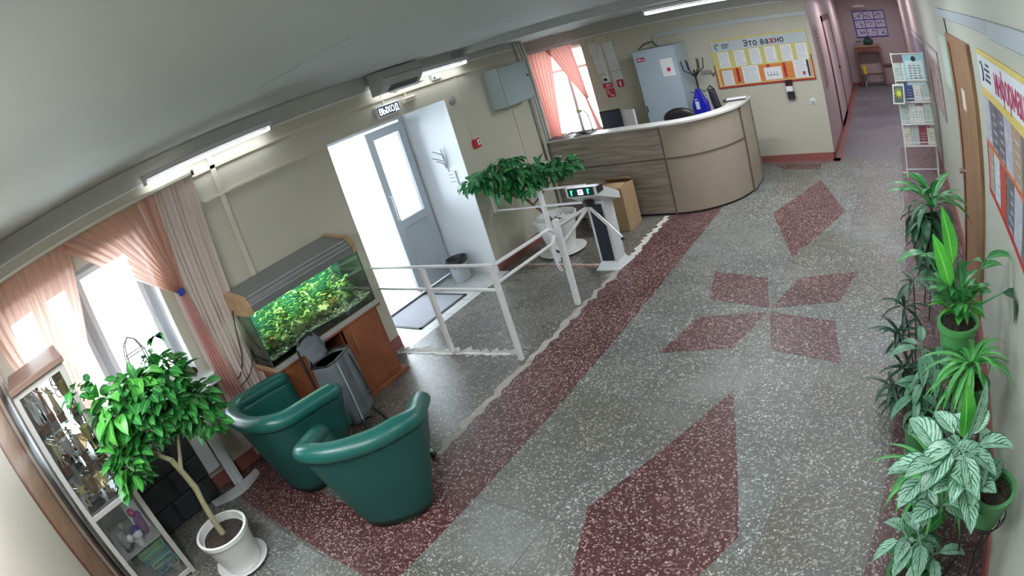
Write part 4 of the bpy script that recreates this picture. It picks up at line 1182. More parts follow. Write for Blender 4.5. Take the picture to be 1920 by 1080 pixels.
b.box((AX0 + .015, 1.765, .04), (AX1, 2.845, .07), CHERRY); b.build('carcass', None, o)
b = MB(); b.box((AX0 - .0, 1.70, 0), (AX1 + .045, 2.93, .04), CHERRY, .004); b.build('plinth', None, o)
b = MB(); b.box((AX0, 1.69, .70), (AX1 + .03, 2.91, .722), CHERRY, .003); b.box((AX0, 1.69, .722), (AX1 + .02, 2.91, .76), LWOOD, .003); b.box((AX1 + .018, 1.70, .715), (AX1 + .028, 2.90, .762), mat('grey edge strip', (.36, .38, .37), .4)); b.build('top_board', None, o)
for y0, y1, hy in ((1.77, 2.20, 2.14), (2.44, 2.84, 2.50)):
    d = MB().box((AX1, y0, .075), (AX1 + .018, y1, .695), CHERRY, .003).build('door', None, o)
    MB().tube([(AX1 + .02, hy, .44), (AX1 + .042, hy, .44), (AX1 + .042, hy, .62), (AX1 + .02, hy, .62)], .006, 8, mat('brass', (.55, .38, .18), .3, metal=.8)).build('handle', None, d)
MB().box((AX0 + .02, 2.21, .07), (AX1 - .02, 2.225, .70), CHDARK).box((AX0 + .02, 2.42, .07), (AX1 - .02, 2.435, .70), CHERRY).build('divider', None, o)
o = thing('aquarium', 'large planted aquarium glowing green on the cherry cabinet, with grey ridged hood', 'aquarium', (-4.48, 2.3, .762))
TG = glass('aquarium glass', (.93, 1.0, .96), .1)
b = MB(); z0, z1 = .763, 1.25
b.box((AX1 - .006, AY0, z0), (AX1, AY1, z1), TG); b.box((AX0, AY0, z0), (AX1 - .006, AY0 + .006, z1), TG); b.box((AX0, AY1 - .006, z0), (AX1 - .006, AY1, z1), TG); b.box((AX0, AY0, z0), (AX1, AY1, z0 + .006), TG)
b.build('glass_tank', None, o, smooth=0)
b = MB(); SI = mat('silicone seam', (.05, .08, .08), .4)
for x, y in ((AX1 - .004, AY0 + .004), (AX1 - .004, AY1 - .004), (AX0 + .004, AY0 + .004)): MB().box((x - .005, y - .005, z0), (x + .005, y + .005, z1), SI).build('corner_seam', None, o)
MB().box((AX0, AY0 + .006, z0), (AX0 + .006, AY1 - .006, z1), mat('dark green back wall', (.02, .16, .10), .5, var=.5, scale=6)).build('back_panel', None, o)
b = MB(); rr = random.Random(9)
b.grid(lambda u, v: (AX0 + .01 + (AX1 - AX0 - .02) * u, AY0 + .01 + (AY1 - AY0 - .02) * v, z0 + .06 + .07 * (1 - u) + .015 * math.sin(9 * v + 4 * u)), 12, 40, mat('gravel bed', (.12, .15, .10), .8, var=.7, scale=45))
STN = [mat('pale pebble', (.48, .50, .36), .7, var=.2), mat('dark pebble', (.06, .08, .06), .7), mat('grey green pebble', (.24, .28, .20), .7)]
for i in range(420):
    u = rr.random() ** .5; v = rr.random()
    b.ball((AX0 + .02 + (AX1 - AX0 - .035) * u, AY0 + .02 + (AY1 - AY0 - .04) * v, z0 + .068 + .07 * (1 - u) + .015 * math.sin(9 * v + 4 * u)), rr.uniform(.006, .014), rr.choice(STN), 6, 4, (1, 1.2, .7))
go = b.build('gravel', None, o)
AQ = [mat('pond weed %d' % i, c, .5, var=.35, scale=20) for i, c in enumerate(((.12, .26, .05), (.22, .33, .08), (.36, .42, .16), (.06, .16, .05), (.34, .22, .08)))]
LEAFQ = [leafmat('water plant %d' % i, c, tuple(x * 1.5 for x in c), vein=False) for i, c in enumerate(((.08, .22, .04), (.17, .30, .06), (.28, .36, .10), (.05, .15, .05), (.32, .19, .07)))]
b = MB()
for i in range(105):
    y = rr.uniform(AY0 + .04, AY1 - .05); x = rr.uniform(AX0 + .04, AX1 - .06); h = rr.uniform(.12, .38) * (1 if x < AX1 - .16 else .6)
    k = rr.choice((0, 0, 1, 1, 2, 3, 3)) if y > AY0 + .2 else rr.choice((3, 4, 1, 0))
    for j in range(14):
        a = rr.uniform(0, 6.28); el = rr.uniform(-.2, 1.2); z = z0 + .08 + rr.random() * h
        z = min(z, z1 - .05)
        b.leaf((x, y, z), (.6 * math.cos(a), math.sin(a), math.sin(el)), (0, 0, 1), rr.uniform(.035, .06), rr.uniform(.02, .036), .8, .1, LEAFQ[k], 3)
b.build('water_plants', None, o)
b = MB()
for (y, x, r, m_) in ((2.12, -4.40, .06, 2), (2.42, -4.38, .065, 2), (2.28, -4.42, .055, 1), (1.95, -4.36, .04, 2), (2.58, -4.45, .05, 4), (1.86, -4.42, .045, 4), (2.70, -4.40, .04, 0)):
    n0 = len(b.v); b.ball((x, y, z0 + .10 + r * .6), r, AQ[m_], 12, 9, (.8, 1, .9))
    for q in range(n0, len(b.v)): b.v[q] = tuple(Vector(b.v[q]) + Vector((rr.gauss(0, 1), rr.gauss(0, 1), rr.gauss(0, 1))) * r * .14)
b.build('coral_rocks', None, o)
b = MB()
b.box((AX0, AY0 - .0, 1.25), (AX1 + .005, AY1, 1.262), GREYT)
prof = [(AX1 + .008, 1.24), (AX1 + .008, 1.29), (AX1 - .0, 1.295), (AX1 - .0, 1.315), (AX1 - .02, 1.325), (AX1 - .025, 1.345), (AX1 - .05, 1.355), (AX1 - .055, 1.37), (AX0, 1.42), (AX0, 1.262), (AX1 - .02, 1.262), (AX1 - .02, 1.24)]
vs = [(x, AY0 + .05, z) for x, z in prof] + [(x, AY1 - .04, z) for x, z in prof]; n = len(prof)
b.add(vs, [tuple(range(n)), tuple(range(n, 2 * n))[::-1]] + [((i + 1) % n, i, n + i, n + (i + 1) % n) for i in range(n)], GREYT)
for x, z in ((AX1 - .002, 1.302), (AX1 - .028, 1.333), (AX1 - .052, 1.362)): b.box((x - .003, AY0 + .05, z - .004), (x + .006, AY1 - .04, z + .004), GREYL)
b.build('hood', None, o, smooth=0)
for y0, y1 in ((AY0 - .005, AY0 + .05), (AY1 - .04, AY1 + .005)):
    b = MB(); pr = [(AX1 + .012, 1.235), (AX1 + .012, 1.30), (AX1 - .04, 1.385), (AX0, 1.43), (AX0, 1.235)]; n = 5
    b.add([(x, y0, z) for x, z in pr] + [(x, y1, z) for x, z in pr], [tuple(range(n)), tuple(range(n, 2 * n))[::-1]] + [((i + 1) % n, i, n + i, n + (i + 1) % n) for i in range(n)], LWOOD)
    b.build('wooden_end', None, o, smooth=0)
MB().tube([(-4.42, AY0 + .1, 1.245), (-4.42, AY1 - .1, 1.245)], .01, 8, emis('aquarium tube', (.85, 1, .9), 3)).build('light_tube', None, o)
l = area('aquarium_light', (-4.45, 2.3, 1.235), (0, 0, R_(90)), 1.05, .15, 8, (.85, 1, .80)); l.parent = o; l.matrix_parent_inverse = ROOTS[o.name]
b = MB(); b.tube([(-4.58, AY1 - .12, 1.24), (-4.50, AY1 - .22, .9)], .006, 6, BLACK); b.build('hose', None, o); b = MB(); b.tube([(-4.62, AY0 + .02, 1.0), (-4.5, AY0 + .06, 1.02), (-4.4, AY0 + .04, .98)], .006, 6, BLACK); b.build('hose', None, o)
# cables from the tank to the window sill
for k, (pts, lb) in enumerate((([(-4.55, 1.69, 1.28), (-4.60, 1.66, 1.1), (-4.62, 1.62, .88), (-4.62, 1.52, .74), (-4.66, 1.38, .72), (-4.70, 1.26, .80), (-4.74, 1.18, .96)], 'dark cable looping from the aquarium hood to the window sill, left loop'),
                               ([(-4.52, 1.70, 1.25), (-4.56, 1.72, 1.05), (-4.58, 1.70, .85), (-4.58, 1.60, .72), (-4.62, 1.44, .66), (-4.66, 1.30, .70), (-4.72, 1.16, .96)], 'dark cable looping from the aquarium to the window sill, lower right loop'))):
    cp = []
    for i in range(len(pts) - 1):
        for t in range(4):
            cp.append(Vector(pts[i]).lerp(Vector(pts[i + 1]), t / 4))
    cp.append(Vector(pts[-1]))
    for _ in range(2): cp = [cp[0]] + [(cp[i - 1] + cp[i] * 2 + cp[i + 1]) / 4 for i in range(1, len(cp) - 1)] + [cp[-1]]
    tag(MB().tube(cp, .005, 6).build('power_cable', BLACK), lb, 'cable')

# ================================================================== ARMCHAIRS
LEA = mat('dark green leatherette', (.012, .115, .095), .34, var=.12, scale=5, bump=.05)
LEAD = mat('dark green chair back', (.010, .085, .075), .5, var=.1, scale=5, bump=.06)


def armchair(cx, cy, yaw, label, drop=.16):
    """tub armchair; local +y is the way the sitter looks"""
    o = thing('armchair', label, 'armchair', (cx, cy, 0), 'green tub armchairs')
    R = Matrix.Rotation(yaw, 3, 'Z'); P = lambda x, y, z: Vector((cx, cy, 0)) + R @ Vector((x, y, z))

    def plan(s, hw, dep, back):
        """s -1..1 around the U: arm tip left -> back -> arm tip right"""
        a = s * math.pi * .5
        q = abs(s)
        if q > .62:
            t = (q - .62) / .38; x = hw * (1 if s > 0 else -1); y = -back + (back * .72) + (dep - (-back + back * .72)) * t
            return x, y
        t = q / .62 * math.pi / 2
        x = hw * (math.sin(t) ** .92) * (1 if s >= 0 else -1); y = -back + back * .72 * (1 - math.cos(t) ** .92)
        return x, y

    def topz(s): return .755 - drop * max(0, (abs(s) - .30) / .70) ** 1.5

    def shell(u, v):
        s = -1 + 2 * u
        zt = topz(s) - .05; z = .035 + (zt - .035) * v
        k = .60 + .40 * v ** .85
        kd = .50 + .50 * v ** .7
        if abs(s) > .62: z = max(z, (.035 + .22 * ((abs(s) - .62) / .38) ** .7) if v < .5 else z)
        x, y = plan(s, .385 * k, .34 * kd, .345 * (.62 + .38 * v))
        return P(x, y, z)
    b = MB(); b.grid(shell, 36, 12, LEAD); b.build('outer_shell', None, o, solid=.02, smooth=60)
    # padded top roll
    b = MB(); n = 40; ring = 12; vs = []
    for i in range(n + 1):
        s = -1 + 2 * i / n; x, y = plan(s, .365, .35, .325); x2, y2 = plan(min(1, s + .02), .365, .35, .325); x1, y1 = plan(max(-1, s - .02), .365, .35, .325)
        d = Vector((x2 - x1, y2 - y1, 0)).normalized(); nn = Vector((-d.y, d.x, 0)); z = topz(s)
        e = 1 if 0 < i < n else .5
        for k in range(ring):
            a = 2 * math.pi * k / ring
            vs.append(P(*(Vector((x, y, z - .02)) + nn * (.072 * e * math.cos(a)) + Vector((0, 0, 1)) * (.062 * e * math.sin(a)))))
    fs = [(i * ring + k, i * ring + (k + 1) % ring, (i + 1) * ring + (k + 1) % ring, (i + 1) * ring + k) for i in range(n) for k in range(ring)]
    fs += [tuple(range(ring))[::-1], tuple(n * ring + k for k in range(ring))]
    b.add(vs, fs, LEA); b.build('top_roll', None, o, smooth=80)

    def inner(u, v):
        s = -1 + 2 * u; z = .36 + (topz(s) - .03 - .36) * v
        x, y = plan(s, .30 + .03 * v, .33, .26 + .03 * v)
        return P(x, y, z)
    b = MB(); b.grid(inner, 30, 6, LEA); b.build('inner_backrest', None, o, solid=.04, smooth=60)
    b = MB(); n0 = 0
    pts = [plan(-1 + 2 * i / 24, .285, .37, .25) for i in range(25)]
    b.prism([(P(x, y, 0).x, P(x, y, 0).y) for x, y in pts], .30, .42, LEA); so = b.build('seat_cushion', None, o, smooth=50)
    md = so.modifiers.new('soft', 'BEVEL'); md.width = .03; md.segments = 3
    pts = [plan(-1 + 2 * i / 24, .24, .20, .21) for i in range(25)]
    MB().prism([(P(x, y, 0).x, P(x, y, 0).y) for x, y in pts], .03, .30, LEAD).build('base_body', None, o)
    b = MB(); b.lathe([(.24, 0), (.245, .02), (.22, .035)], P(0, -.0, .0), 32, mat('cream chair skirt', (.5, .48, .38), .4), sx=.85, sy=.75); b.build('base_plate', None, o)
    for sx in (-1, 1):
        b = MB(); b.tube([P(sx * .2, .22, .20), P(sx * .25, .36, .12), P(sx * .27, .42, .07)], .011, 8, mat('white caster arm', (.75, .75, .72), .3)); b.ball(P(sx * .27, .42, .030), .029, BLACK, 10, 8)
        b.tube([P(sx * .27, .42, .03), P(sx * .27, .42, .07)], .012, 6, mat('white caster arm', (.75, .75, .72))); b.build('caster', None, o)
    return o


armchair(-2.89, 1.48, R_(46), 'green tub armchair nearest the camera, on the red floor stripe', .20)
armchair(-3.85, 1.42, R_(2), 'green tub armchair farther left, beside the aquarium cabinet', .07)

# ================================================================== SHOPPING TROLLEY BAG
CANV = mat('grey canvas', (.125, .145, .16), .8, var=.2, scale=30, bump=.2)
PIPE = mat('pale piping', (.5, .52, .54), .6)
o = thing('shopping_trolley', 'open grey canvas trolley bag with black drawstring in front of the aquarium cabinet', 'trolley bag', (-3.90, 2.03, 0))
ax_ = Vector((.93, .36, 0)).normalized(); ay_ = Vector((-.36, .93, 0)).normalized(); cc = Vector((-3.90, 2.03, 0))
Q = lambda x, y, z: cc + ax_ * x + ay_ * y + Vector((0, 0, z))


def rr_(t, hx, hy, e=.35):
    c, s = math.cos(t), math.sin(t)
    return hx * math.copysign(abs(c) ** e, c), hy * math.copysign(abs(s) ** e, s)


b = MB()
b.grid(lambda u, v: Q(*rr_(u * 2 * math.pi, .105 + .02 * v + .012 * math.sin(3.1 * v), .165 - .01 * v + .01 * math.sin(3.1 * v), .45), .16 + .56 * v + .02 * math.cos(u * 2 * math.pi) * v), 40, 12, CANV)
b.lathe([(0, 0), (.12, 0)], Q(0, 0, .16), 16, CANV)
b.build('bag_body', None, o, solid=.006, smooth=60)
b = MB(); b.lathe([(0, 0), (.122, .0)], Q(0, 0, .69), 24, BLACK, sx=1, sy=1.2); b.build('opening_shade', None, o)  # flat black disc stands in for the shade inside the open bag
b = MB(); b.tube([Q(*rr_(t * .1571, .128, .158, .45), .715 + .02 * math.cos(t * .1571)) for t in range(41)], .009, 6, BLACK)
b.tube([Q(.13, .07, .69), Q(.145, .08, .55), Q(.145, .10, .40), Q(.14, .09, .34), Q(.14, .12, .31), Q(.14, .10, .27), Q(.14, .085, .31)], .006, 6, BLACK); b.build('drawstring', None, o)
b = MB()
for yy in (-.10,): b.tube([Q(.125, yy, .70), Q(.13, yy, .45), Q(.118, yy, .18)], .006, 6, PIPE)
b.build('piping', None, o)
b = MB(); b.grid(lambda u, v: Q(-.13 - .03 * v + .05 * math.sin(3.14 * v), -.15 + .26 * u, .70 + .19 * v + .02 * math.sin(3.1 * u)), 10, 8, CANV); b.grid(lambda u, v: Q(-.07 - .05 * v + .04 * math.sin(3.14 * u), -.14 + .22 * u, .74 + .12 * v), 8, 5, CANV); b.build('top_flap', None, o, solid=.008, smooth=60)
b = MB(); b.tube([Q(-.16, -.14, .10), Q(-.17, -.14, .85), Q(-.16, -.10, .93), Q(-.15, .04, .93), Q(-.15, .08, .88), Q(-.16, .08, .80), Q(-.16, .10, .10)], .011, 8, BLACK); b.build('handle_frame', None, o)
b = MB(); b.tube([Q(-.16, 0, .10), Q(.13, 0, .13)], .01, 6, BLACK); b.tube([Q(.10, .10, .16), Q(.16, .13, .01)], .011, 6, BLACK); b.tube([Q(.10, -.10, .16), Q(.16, -.12, .01)], .011, 6, BLACK); b.build('support_leg', None, o)
for s in (-.19, .19): MB().lathe([(0, -.012), (.075, -.012), (.08, 0), (.075, .012), (0, .012)], Q(-.13, s, .081), 22, BLACK, ay_).build('wheel', None, o)

# ================================================================== THE WINDOW CORNER
# black padded panels
PADM = mat('black padded leatherette', (.028, .032, .036), .42, bump=.1)
o = thing('padded_bench', 'black quilted padded box standing under the window behind the tree', 'bench', (-4.63, .45, 0))
b = MB(); b.box((-4.665, .12, .005), (-4.60, .79, .66), PADM, .006); b.build('panel', None, o)
for j, (za, zb) in enumerate(((.01, .21), (.225, .43), (.445, .65))):
    off = (0, .1, 0)[j]
    for k, (ya, yb) in enumerate(((.125, .34 + off), (.355 + off, .57 + off * .6), (.585 + off * .6, .785))):
        MB().box((-4.602, ya, za), (-4.575, yb, zb), PADM, .012).build('cushion', None, o)
# white stand with curved foot
o = thing('white_table', 'white side table with flat panel leg and curved foot under the window sill', 'table', (-4.45, .98, 0))
WG = mat('white laminate leg', (.62, .66, .68), .35)
b = MB(); b.box((-4.52, .93, .03), (-4.49, 1.03, .868), WG, .004); b.box((-4.49, .955, .03), (-4.47, 1.005, .868), WG, .004); b.build('leg', None, o)
b = MB(); n = 12; L_ = []; R2 = []
for i in range(n + 1):
    t = i / n; y = .66 + .52 * t; x = -4.50 + .07 * math.sin(math.pi * t) + .02 * t; w = .03 + .03 * math.sin(math.pi * t)
    L_.append((x - w, y)); R2.append((x + w, y))
b.prism([(x, y) for x, y in R2] + [(x, y) for x, y in L_[::-1]], .003, .035, WG); b.build('foot', None, o, smooth=30)
MB().box((-4.67, .80, .868), (-4.47, 1.30, .89), WG, .006).build('tabletop', None, o)
b = MB(); b.box((-4.60, .80, .22), (-4.585, .93, .868), WG); b.build('modesty_panel', None, o)
# sill: bird-cage lantern with newspaper, orchid
o = thing('wire_lantern', 'domed wire lantern with newsprint inside on the window sill', 'lantern', (-4.86, .80, .932))
b = MB(); WIRE = mat('grey wire', (.22, .22, .22), .4)
for y in (-.09, .09):
    for x in (-.06, .06): b.tube([(-4.86 + x, .80 + y, .935), (-4.86 + x, .80 + y, 1.36), (-4.86 + x * .5, .80 + y * .6, 1.46), (-4.86, .80, 1.50)], .007, 6, WIRE)
for z in (1.0, 1.20, 1.36): b.tube([(-4.92, .71, z), (-4.80, .71, z), (-4.80, .89, z), (-4.92, .89, z), (-4.92, .71, z)], .006, 5, WIRE)
b.tube([(-4.86, .80 + .03 * math.cos(t), 1.52 + .03 * math.sin(t)) for t in [i * .628 for i in range(11)]], .004, 5, WIRE); b.build('wire_frame', None, o)
MB().box((-4.90, .725, .94), (-4.82, .875, 1.22), mat('newsprint', (.45, .45, .45), .7, var=.5, scale=60), .01).build('newspaper', None, o)
o = thing('potted_orchid', 'thin orchid with small green leaves on the window sill beside the lantern', 'potted plant', (-4.86, 1.03, .932))
b = MB(); b.tube([(-4.86, 1.03, 1.02), (-4.87, 1.0, 1.2), (-4.85, .98, 1.40), (-4.86, 1.0, 1.52)], .004, 6, BARK); b.build('stem', None, o)
MB().lathe(pot_profile(.05, .065, .11, .01, .006), (-4.86, 1.03, .932), 20, WPOT).build('pot', None, o)
rr = random.Random(8); b = MB(); rosette(b, (-4.85, .99, 1.42), 9, .11, .07, -.4, .5, .9, G_TREE, rr, .01); b.build('foliage', None, o)
tag(MB().ball((-4.72, 1.17, .985), .042, mat('dark red plush', (.06, .01, .02), .9), 10, 8, (1, 1.2, .9)).ball((-4.70, 1.15, 1.03), .02, BLACK, 8, 6).ball((-4.76, 1.05, .97), .03, mat('dark red plush', (.06, .01, .02)), 8, 6).build('soft_toy'), 'small dark red toy sitting at the end of the window sill', 'toy')

# curtains
PEACH = fabric('sheer peach voile', (.86, .60, .50), .65, .80)
PINK2 = fabric('dense pink voile', (.70, .36, .31), .30, 1.0)
PINK = fabric('sheer pink voile', (.88, .60, .57), .65, .88)
BEIC = fabric('beige pink curtain', (.66, .56, .51), .15, 1)


def drape(name, label, fn, nu, nv, m, group):
    b = MB(); b.grid(fn, nu, nv, m); o = b.build(name, None, None, smooth=80); tag(o, label, 'curtain', group); return o


def lerp(a, b_, t): return a + (b_ - a) * t


def sweep(y0, y1, zt, gy, gz, w, x, folds, amp, ax='y'):
    """panel hanging from y0..y1 at height zt and gathered at (gy, gz) to width w"""
    def f(u, v):
        e = v ** (.85 if gz > 1.4 else 1.35); k = math.sin(v * math.pi * .5)
        yt = lerp(y0, y1, u); yb = gy + (u - .5) * w
        y = lerp(yt, yb, e); z = lerp(zt, gz, v)
        # the far edge sags in a curve
        z -= (.05 if gz > 1.4 else .18) * math.sin(math.pi * v) * (abs(yt - gy) / max(.01, abs(y1 - y0)))
        d = amp * math.sin(u * folds * 6.283) * (1 - .55 * e) + amp * .3 * math.sin(u * folds * 2.1 * 6.283 + 2 * v)
        return (x + d, y, z) if ax == 'y' else (y, x + d, z)
    return f


CG = 'curtains of the left window'
drape('curtain', 'sheer peach curtain swept to the right of the left window, tied with a band', sweep(.46, 1.50, 2.425, 1.36, 1.62, .06, -4.615, 11, .022), 110, 30, PEACH, CG)
drape('curtain', 'sheer peach curtain hanging left of the window mullion, behind the trophy cabinet', sweep(-.37, .60, 2.425, .08, 1.25, .30, -4.62, 12, .020), 110, 30, PEACH, CG)


def tail(u, v):
    w = lerp(.05, .20, v ** .7); y = 1.36 + .03 * v + (u - .35) * w
    return (-4.605 + .018 * math.sin(u * 5 * 6.283) * (.4 + v), y, lerp(1.62, .10, v))


drape('curtain', 'gathered lower end of the sheer curtain below its blue tieback', tail, 40, 20, PINK, CG)
drape('curtain', 'straight beige curtain hanging between the left window and the aquarium',
      lambda u, v: (-4.63 + .012 * math.sin(u * 4 * 6.283) ** 3 + .004 * math.sin(u * 11 * 6.283), lerp(1.30, lerp(1.84, 1.70, v), u), lerp(2.425, .06, v)), 90, 16, BEIC, CG)
tag(MB().box((-4.60, 1.325, 1.60), (-4.575, 1.385, 1.655), mat('blue tieback', (.02, .05, .35), .4), .006).build('curtain_tieback'), 'small blue tieback clip holding the peach curtain', 'tieback')
o = thing('curtain_rail', 'beige ceiling curtain rail above the left window', 'curtain rail', (-4.63, .72, 2.45))
MB().box((-4.68, -.39, 2.43), (-4.59, 1.83, 2.465), BEIGEM, .006).build('rail', None, o)
MB().box((-4.685, 1.83, 2.425), (-4.585, 1.85, 2.47), BLACK, .004).build('end_cap', None, o)
CG2 = 'curtains of the reception window'
drape('curtain', 'pink curtain at the left of the reception window, falling to the sill', lambda u, v: (lerp(lerp(-6.12, -6.0, v), lerp(-5.50, -5.78, v ** .8), u), 8.78 + .02 * math.sin(u * 7 * 6.283), lerp(2.40, .80, v)), 80, 16, PINK2, CG2)
drape('curtain', 'pink curtain at the right of the reception window, pulled aside above the desk', sweep(-5.62, -5.10, 2.40, -5.06, 1.42, .06, 8.76, 7, .02, 'x'), 80, 20, PINK2, CG2)
drape('curtain', 'thin gathered tail of the right pink reception curtain', lambda u, v: (lerp(-5.08, -4.98, v) + (u - .5) * lerp(.04, .10, v), 8.76 + .012 * math.sin(u * 25), lerp(1.42, .85, v)), 20, 10, PINK2, CG2)
drape('curtain', 'narrow orange curtain strip beside the pipes at the reception corner', lambda u, v: (lerp(-6.22, -6.10, u), 8.74 + .01 * math.sin(u * 12), lerp(2.40, .80, v)), 12, 8, fabric('orange cloth', (.75, .33, .15), .4, 1), CG2)
tag(MB().box((-6.3, 8.70, 2.40), (-5.0, 8.74, 2.44), WPVC, .004).build('curtain_rail'), 'white curtain rod above the reception window', 'curtain rail')

# ================================================================== TROPHY CABINET
KX0, KX1, KY0, KY1, KZ = -4.52, -3.90, -.345, .125, 1.83
KFR = mat('grey white cabinet frame', (.50, .49, .46), .4)
KTOP = mat('brown cabinet top', (.23, .15, .115), .4)
o = thing('trophy_cabinet', 'tall narrow glass display cabinet with brown top, full of trophies, by the left window', 'display cabinet', ((KX0 + KX1) / 2, -.11, 0))
b = MB(); b.box((KX0 - .02, KY0 - .01, KZ - .045), (KX1 + .025, KY1 + .02, KZ), KTOP, .006); b.build('top_board', None, o)
for x in (KX0 + .02, KX1 - .02):
    for y in (KY0 + .022, KY1 - .022):
        MB().box((x - .02, y - .022, .0), (x + .02, y + .022, KZ - .045), KFR, .003).build('corner_post', None, o)
for z in (KZ - .085, .78, .02):
    b = MB(); b.box((KX1 - .03, KY0 + .044, z), (KX1, KY1 - .044, z + .04), KFR, .002); b.box((KX0, KY0 + .044, z), (KX0 + .03, KY1 - .044, z + .04), KFR, .002)
    b.box((KX0 + .04, KY1 - .03, z), (KX1 - .04, KY1, z + .04), KFR, .002); b.box((KX0 + .04, KY0, z), (KX1 - .04, KY0 + .03, z + .04), KFR, .002); b.build('cross_rail', None, o)
MB().box((KX0 + .03, KY0 + .03, .03), (KX1 - .03, KY1 - .03, .05), KFR).build('bottom_board', None, o)
SHZ = [.40, .82, 1.13, 1.44]
for z in SHZ:
    MB().box((KX0 + .03, KY0 + .03, z - .008), (KX1 - .03, KY1 - .03, z), TG if z > .9 else KFR).build('shelf', None, o)
b = MB()
b.box((KX1 - .012, KY0 + .044, .06), (KX1 - .008, KY1 - .044, .78), GLASS); b.build('glass_pane', None, o, smooth=0)
for a_ in (((KX1 - .012, KY0 + .044, .82), (KX1 - .008, KY1 - .044, 1.745)), ((KX0 + .04, KY1 - .012, .06), (KX1 - .04, KY1 - .008, 1.745)), ((KX0 + .008, KY0 + .044, .06), (KX0 + .012, KY1 - .044, 1.745))):
    MB().box(*a_, GLASS).build('glass_pane', None, o, smooth=0)
GOLD = mat('gold trophy metal', (.80, .66, .32), .3, metal=.6, var=.05)
SILV = mat('silver trophy metal', (.78, .79, .76), .28, metal=.6, var=.05)
BRNZ = mat('bronze metal', (.50, .34, .18), .35, metal=.6, var=.05)
MARB = mat('dark marble', (.03, .03, .03), .2, var=.5, scale=30)
BASEW = mat('brown trophy plinth', (.12, .05, .03), .35)


def trophy(kind, metal, base, h, nm, label, loc, grp):
    o = thing(nm, label, 'trophy', loc, grp)
    x, y, z = loc
    bh = h * .16
    if kind == 'cup':
        MB().lathe([(.034, 0), (.034, bh * .5), (.026, bh * .5), (.026, bh), (0, bh)], loc, 16, base).build('base', None, o)
        MB().lathe([(.018, bh), (.007, bh + h * .12), (.010, bh + h * .18), (.007, bh + h * .24), (.022, bh + h * .34), (.038, bh + h * .55), (.042, h * .96), (.046, h), (.042, h), (.034, bh + h * .55), (0, bh + h * .36)], loc, 18, metal).build('cup', None, o)
        for s in (-1, 1):
            MB().tube([(x, y + s * .036, z + bh + h * .42), (x, y + s * .066, z + bh + h * .5), (x, y + s * .070, z + h * .82), (x, y + s * .042, z + h * .88)], .005, 6, metal).build('handle', None, o)
    elif kind == 'star':
        MB().box((x - .03, y - .04, z), (x + .03, y + .04, z + bh), base, .003).build('base', None, o)
        MB().tube([(x, y, z + bh), (x, y, z + h * .6)], [.014, .006], 8, metal).build('column', None, o)
        b = MB(); pts = []
        for k in range(10):
            r = .05 if k % 2 == 0 else .022; a = k * math.pi / 5 + math.pi / 2; pts.append((y + r * math.cos(a), z + h * .8 + r * math.sin(a)))
        n = 10; b.add([(x - .006, p, q) for p, q in pts] + [(x + .006, p, q) for p, q in pts], [tuple(range(n))[::-1], tuple(range(n, 2 * n))] + [(i, (i + 1) % n, n + (i + 1) % n, n + i) for i in range(n)], metal)
        b.build('star', None, o)
    elif kind == 'figure':
        MB().box((x - .03, y - .03, z), (x + .03, y + .03, z + bh * 1.4), base, .003).build('base', None, o)
        b = MB(); q = z + bh * 1.4; H = h - bh * 1.4
        b.tube([(x, y - .012, q), (x, y - .008, q + H * .25), (x, y - .004, q + H * .48)], [.006, .008, .011], 8, metal)
        b.tube([(x, y + .018, q), (x, y + .012, q + H * .25), (x, y + .004, q + H * .48)], [.006, .008, .011], 8, metal)
        b.tube([(x, y, q + H * .46), (x, y, q + H * .6), (x, y, q + H * .75)], [.013, .016, .009], 8, metal)
        b.tube([(x, y, q + H * .72), (x, y - .03, q + H * .85), (x, y - .035, q + H)], [.007, .005, .004], 6, metal); b.tube([(x, y, q + H * .72), (x, y + .035, q + H * .62)], [.007, .004], 6, metal)
        b.ball((x, y, q + H * .84), .013, metal, 10, 8); b.build('figurine', None, o)
    else:   # plate on a stand
        MB().box((x - .02, y - .03, z), (x + .02, y + .03, z + .02), base, .002).build('base', None, o)
        MB().lathe([(0, 0), (.05, 0), (.062, .006), (.062, .01), (.05, .006), (0, .006)], (x, y, z + .08), 24, metal, (.9, 0, .35)).build('plate', None, o)
    return o


rr = random.Random(77); ORD = ['first', 'second', 'third', 'fourth', 'fifth', 'sixth', 'seventh', 'eighth', 'ninth']
SN = {.82: 'lowest trophy shelf', 1.13: 'middle trophy shelf', 1.44: 'top trophy shelf'}
KN = {'cup': 'two handled cup', 'star': 'star on a column', 'figure': 'raised arm figurine', 'plate': 'round plate'}
MN = {GOLD.name: 'gold', SILV.name: 'silver', BRNZ.name: 'bronze'}
for z in (.82, 1.13, 1.44):
    i = 0
    for rx, nn_ in ((KX1 - .10, 3 if z > 1.4 else 4), (KX1 - .27, 4), (KX1 - .44, 3)):
        for k in range(nn_):
            y = KY0 + .085 + (KY1 - KY0 - .17) * (k + .5 * (nn_ == 3) * .6) / max(1, nn_ - 1) * (1 if nn_ > 3 else .9)
            y = min(max(y + rr.uniform(-.012, .012), KY0 + .08), KY1 - .08)
            kd = rr.choice(['cup', 'cup', 'star', 'figure', 'cup', 'plate']) if z < 1.4 else rr.choice(['cup', 'figure', 'star', 'figure'])
            mt = rr.choice([GOLD, GOLD, SILV, SILV, BRNZ]); bs = rr.choice([MARB, BASEW])
            h = rr.uniform(.20, .29)
            row = ['front', 'middle', 'back'][[KX1 - .10, KX1 - .27, KX1 - .44].index(rx)]
            trophy(kd, mt, bs, h, 'trophy', f'{MN[mt.name]} {KN[kd]} trophy, {ORD[k]} from left, {row} row, {SN[z]}', (rx + rr.uniform(-.015, .015), y, z + .001), 'trophies in the display cabinet')
            i += 1
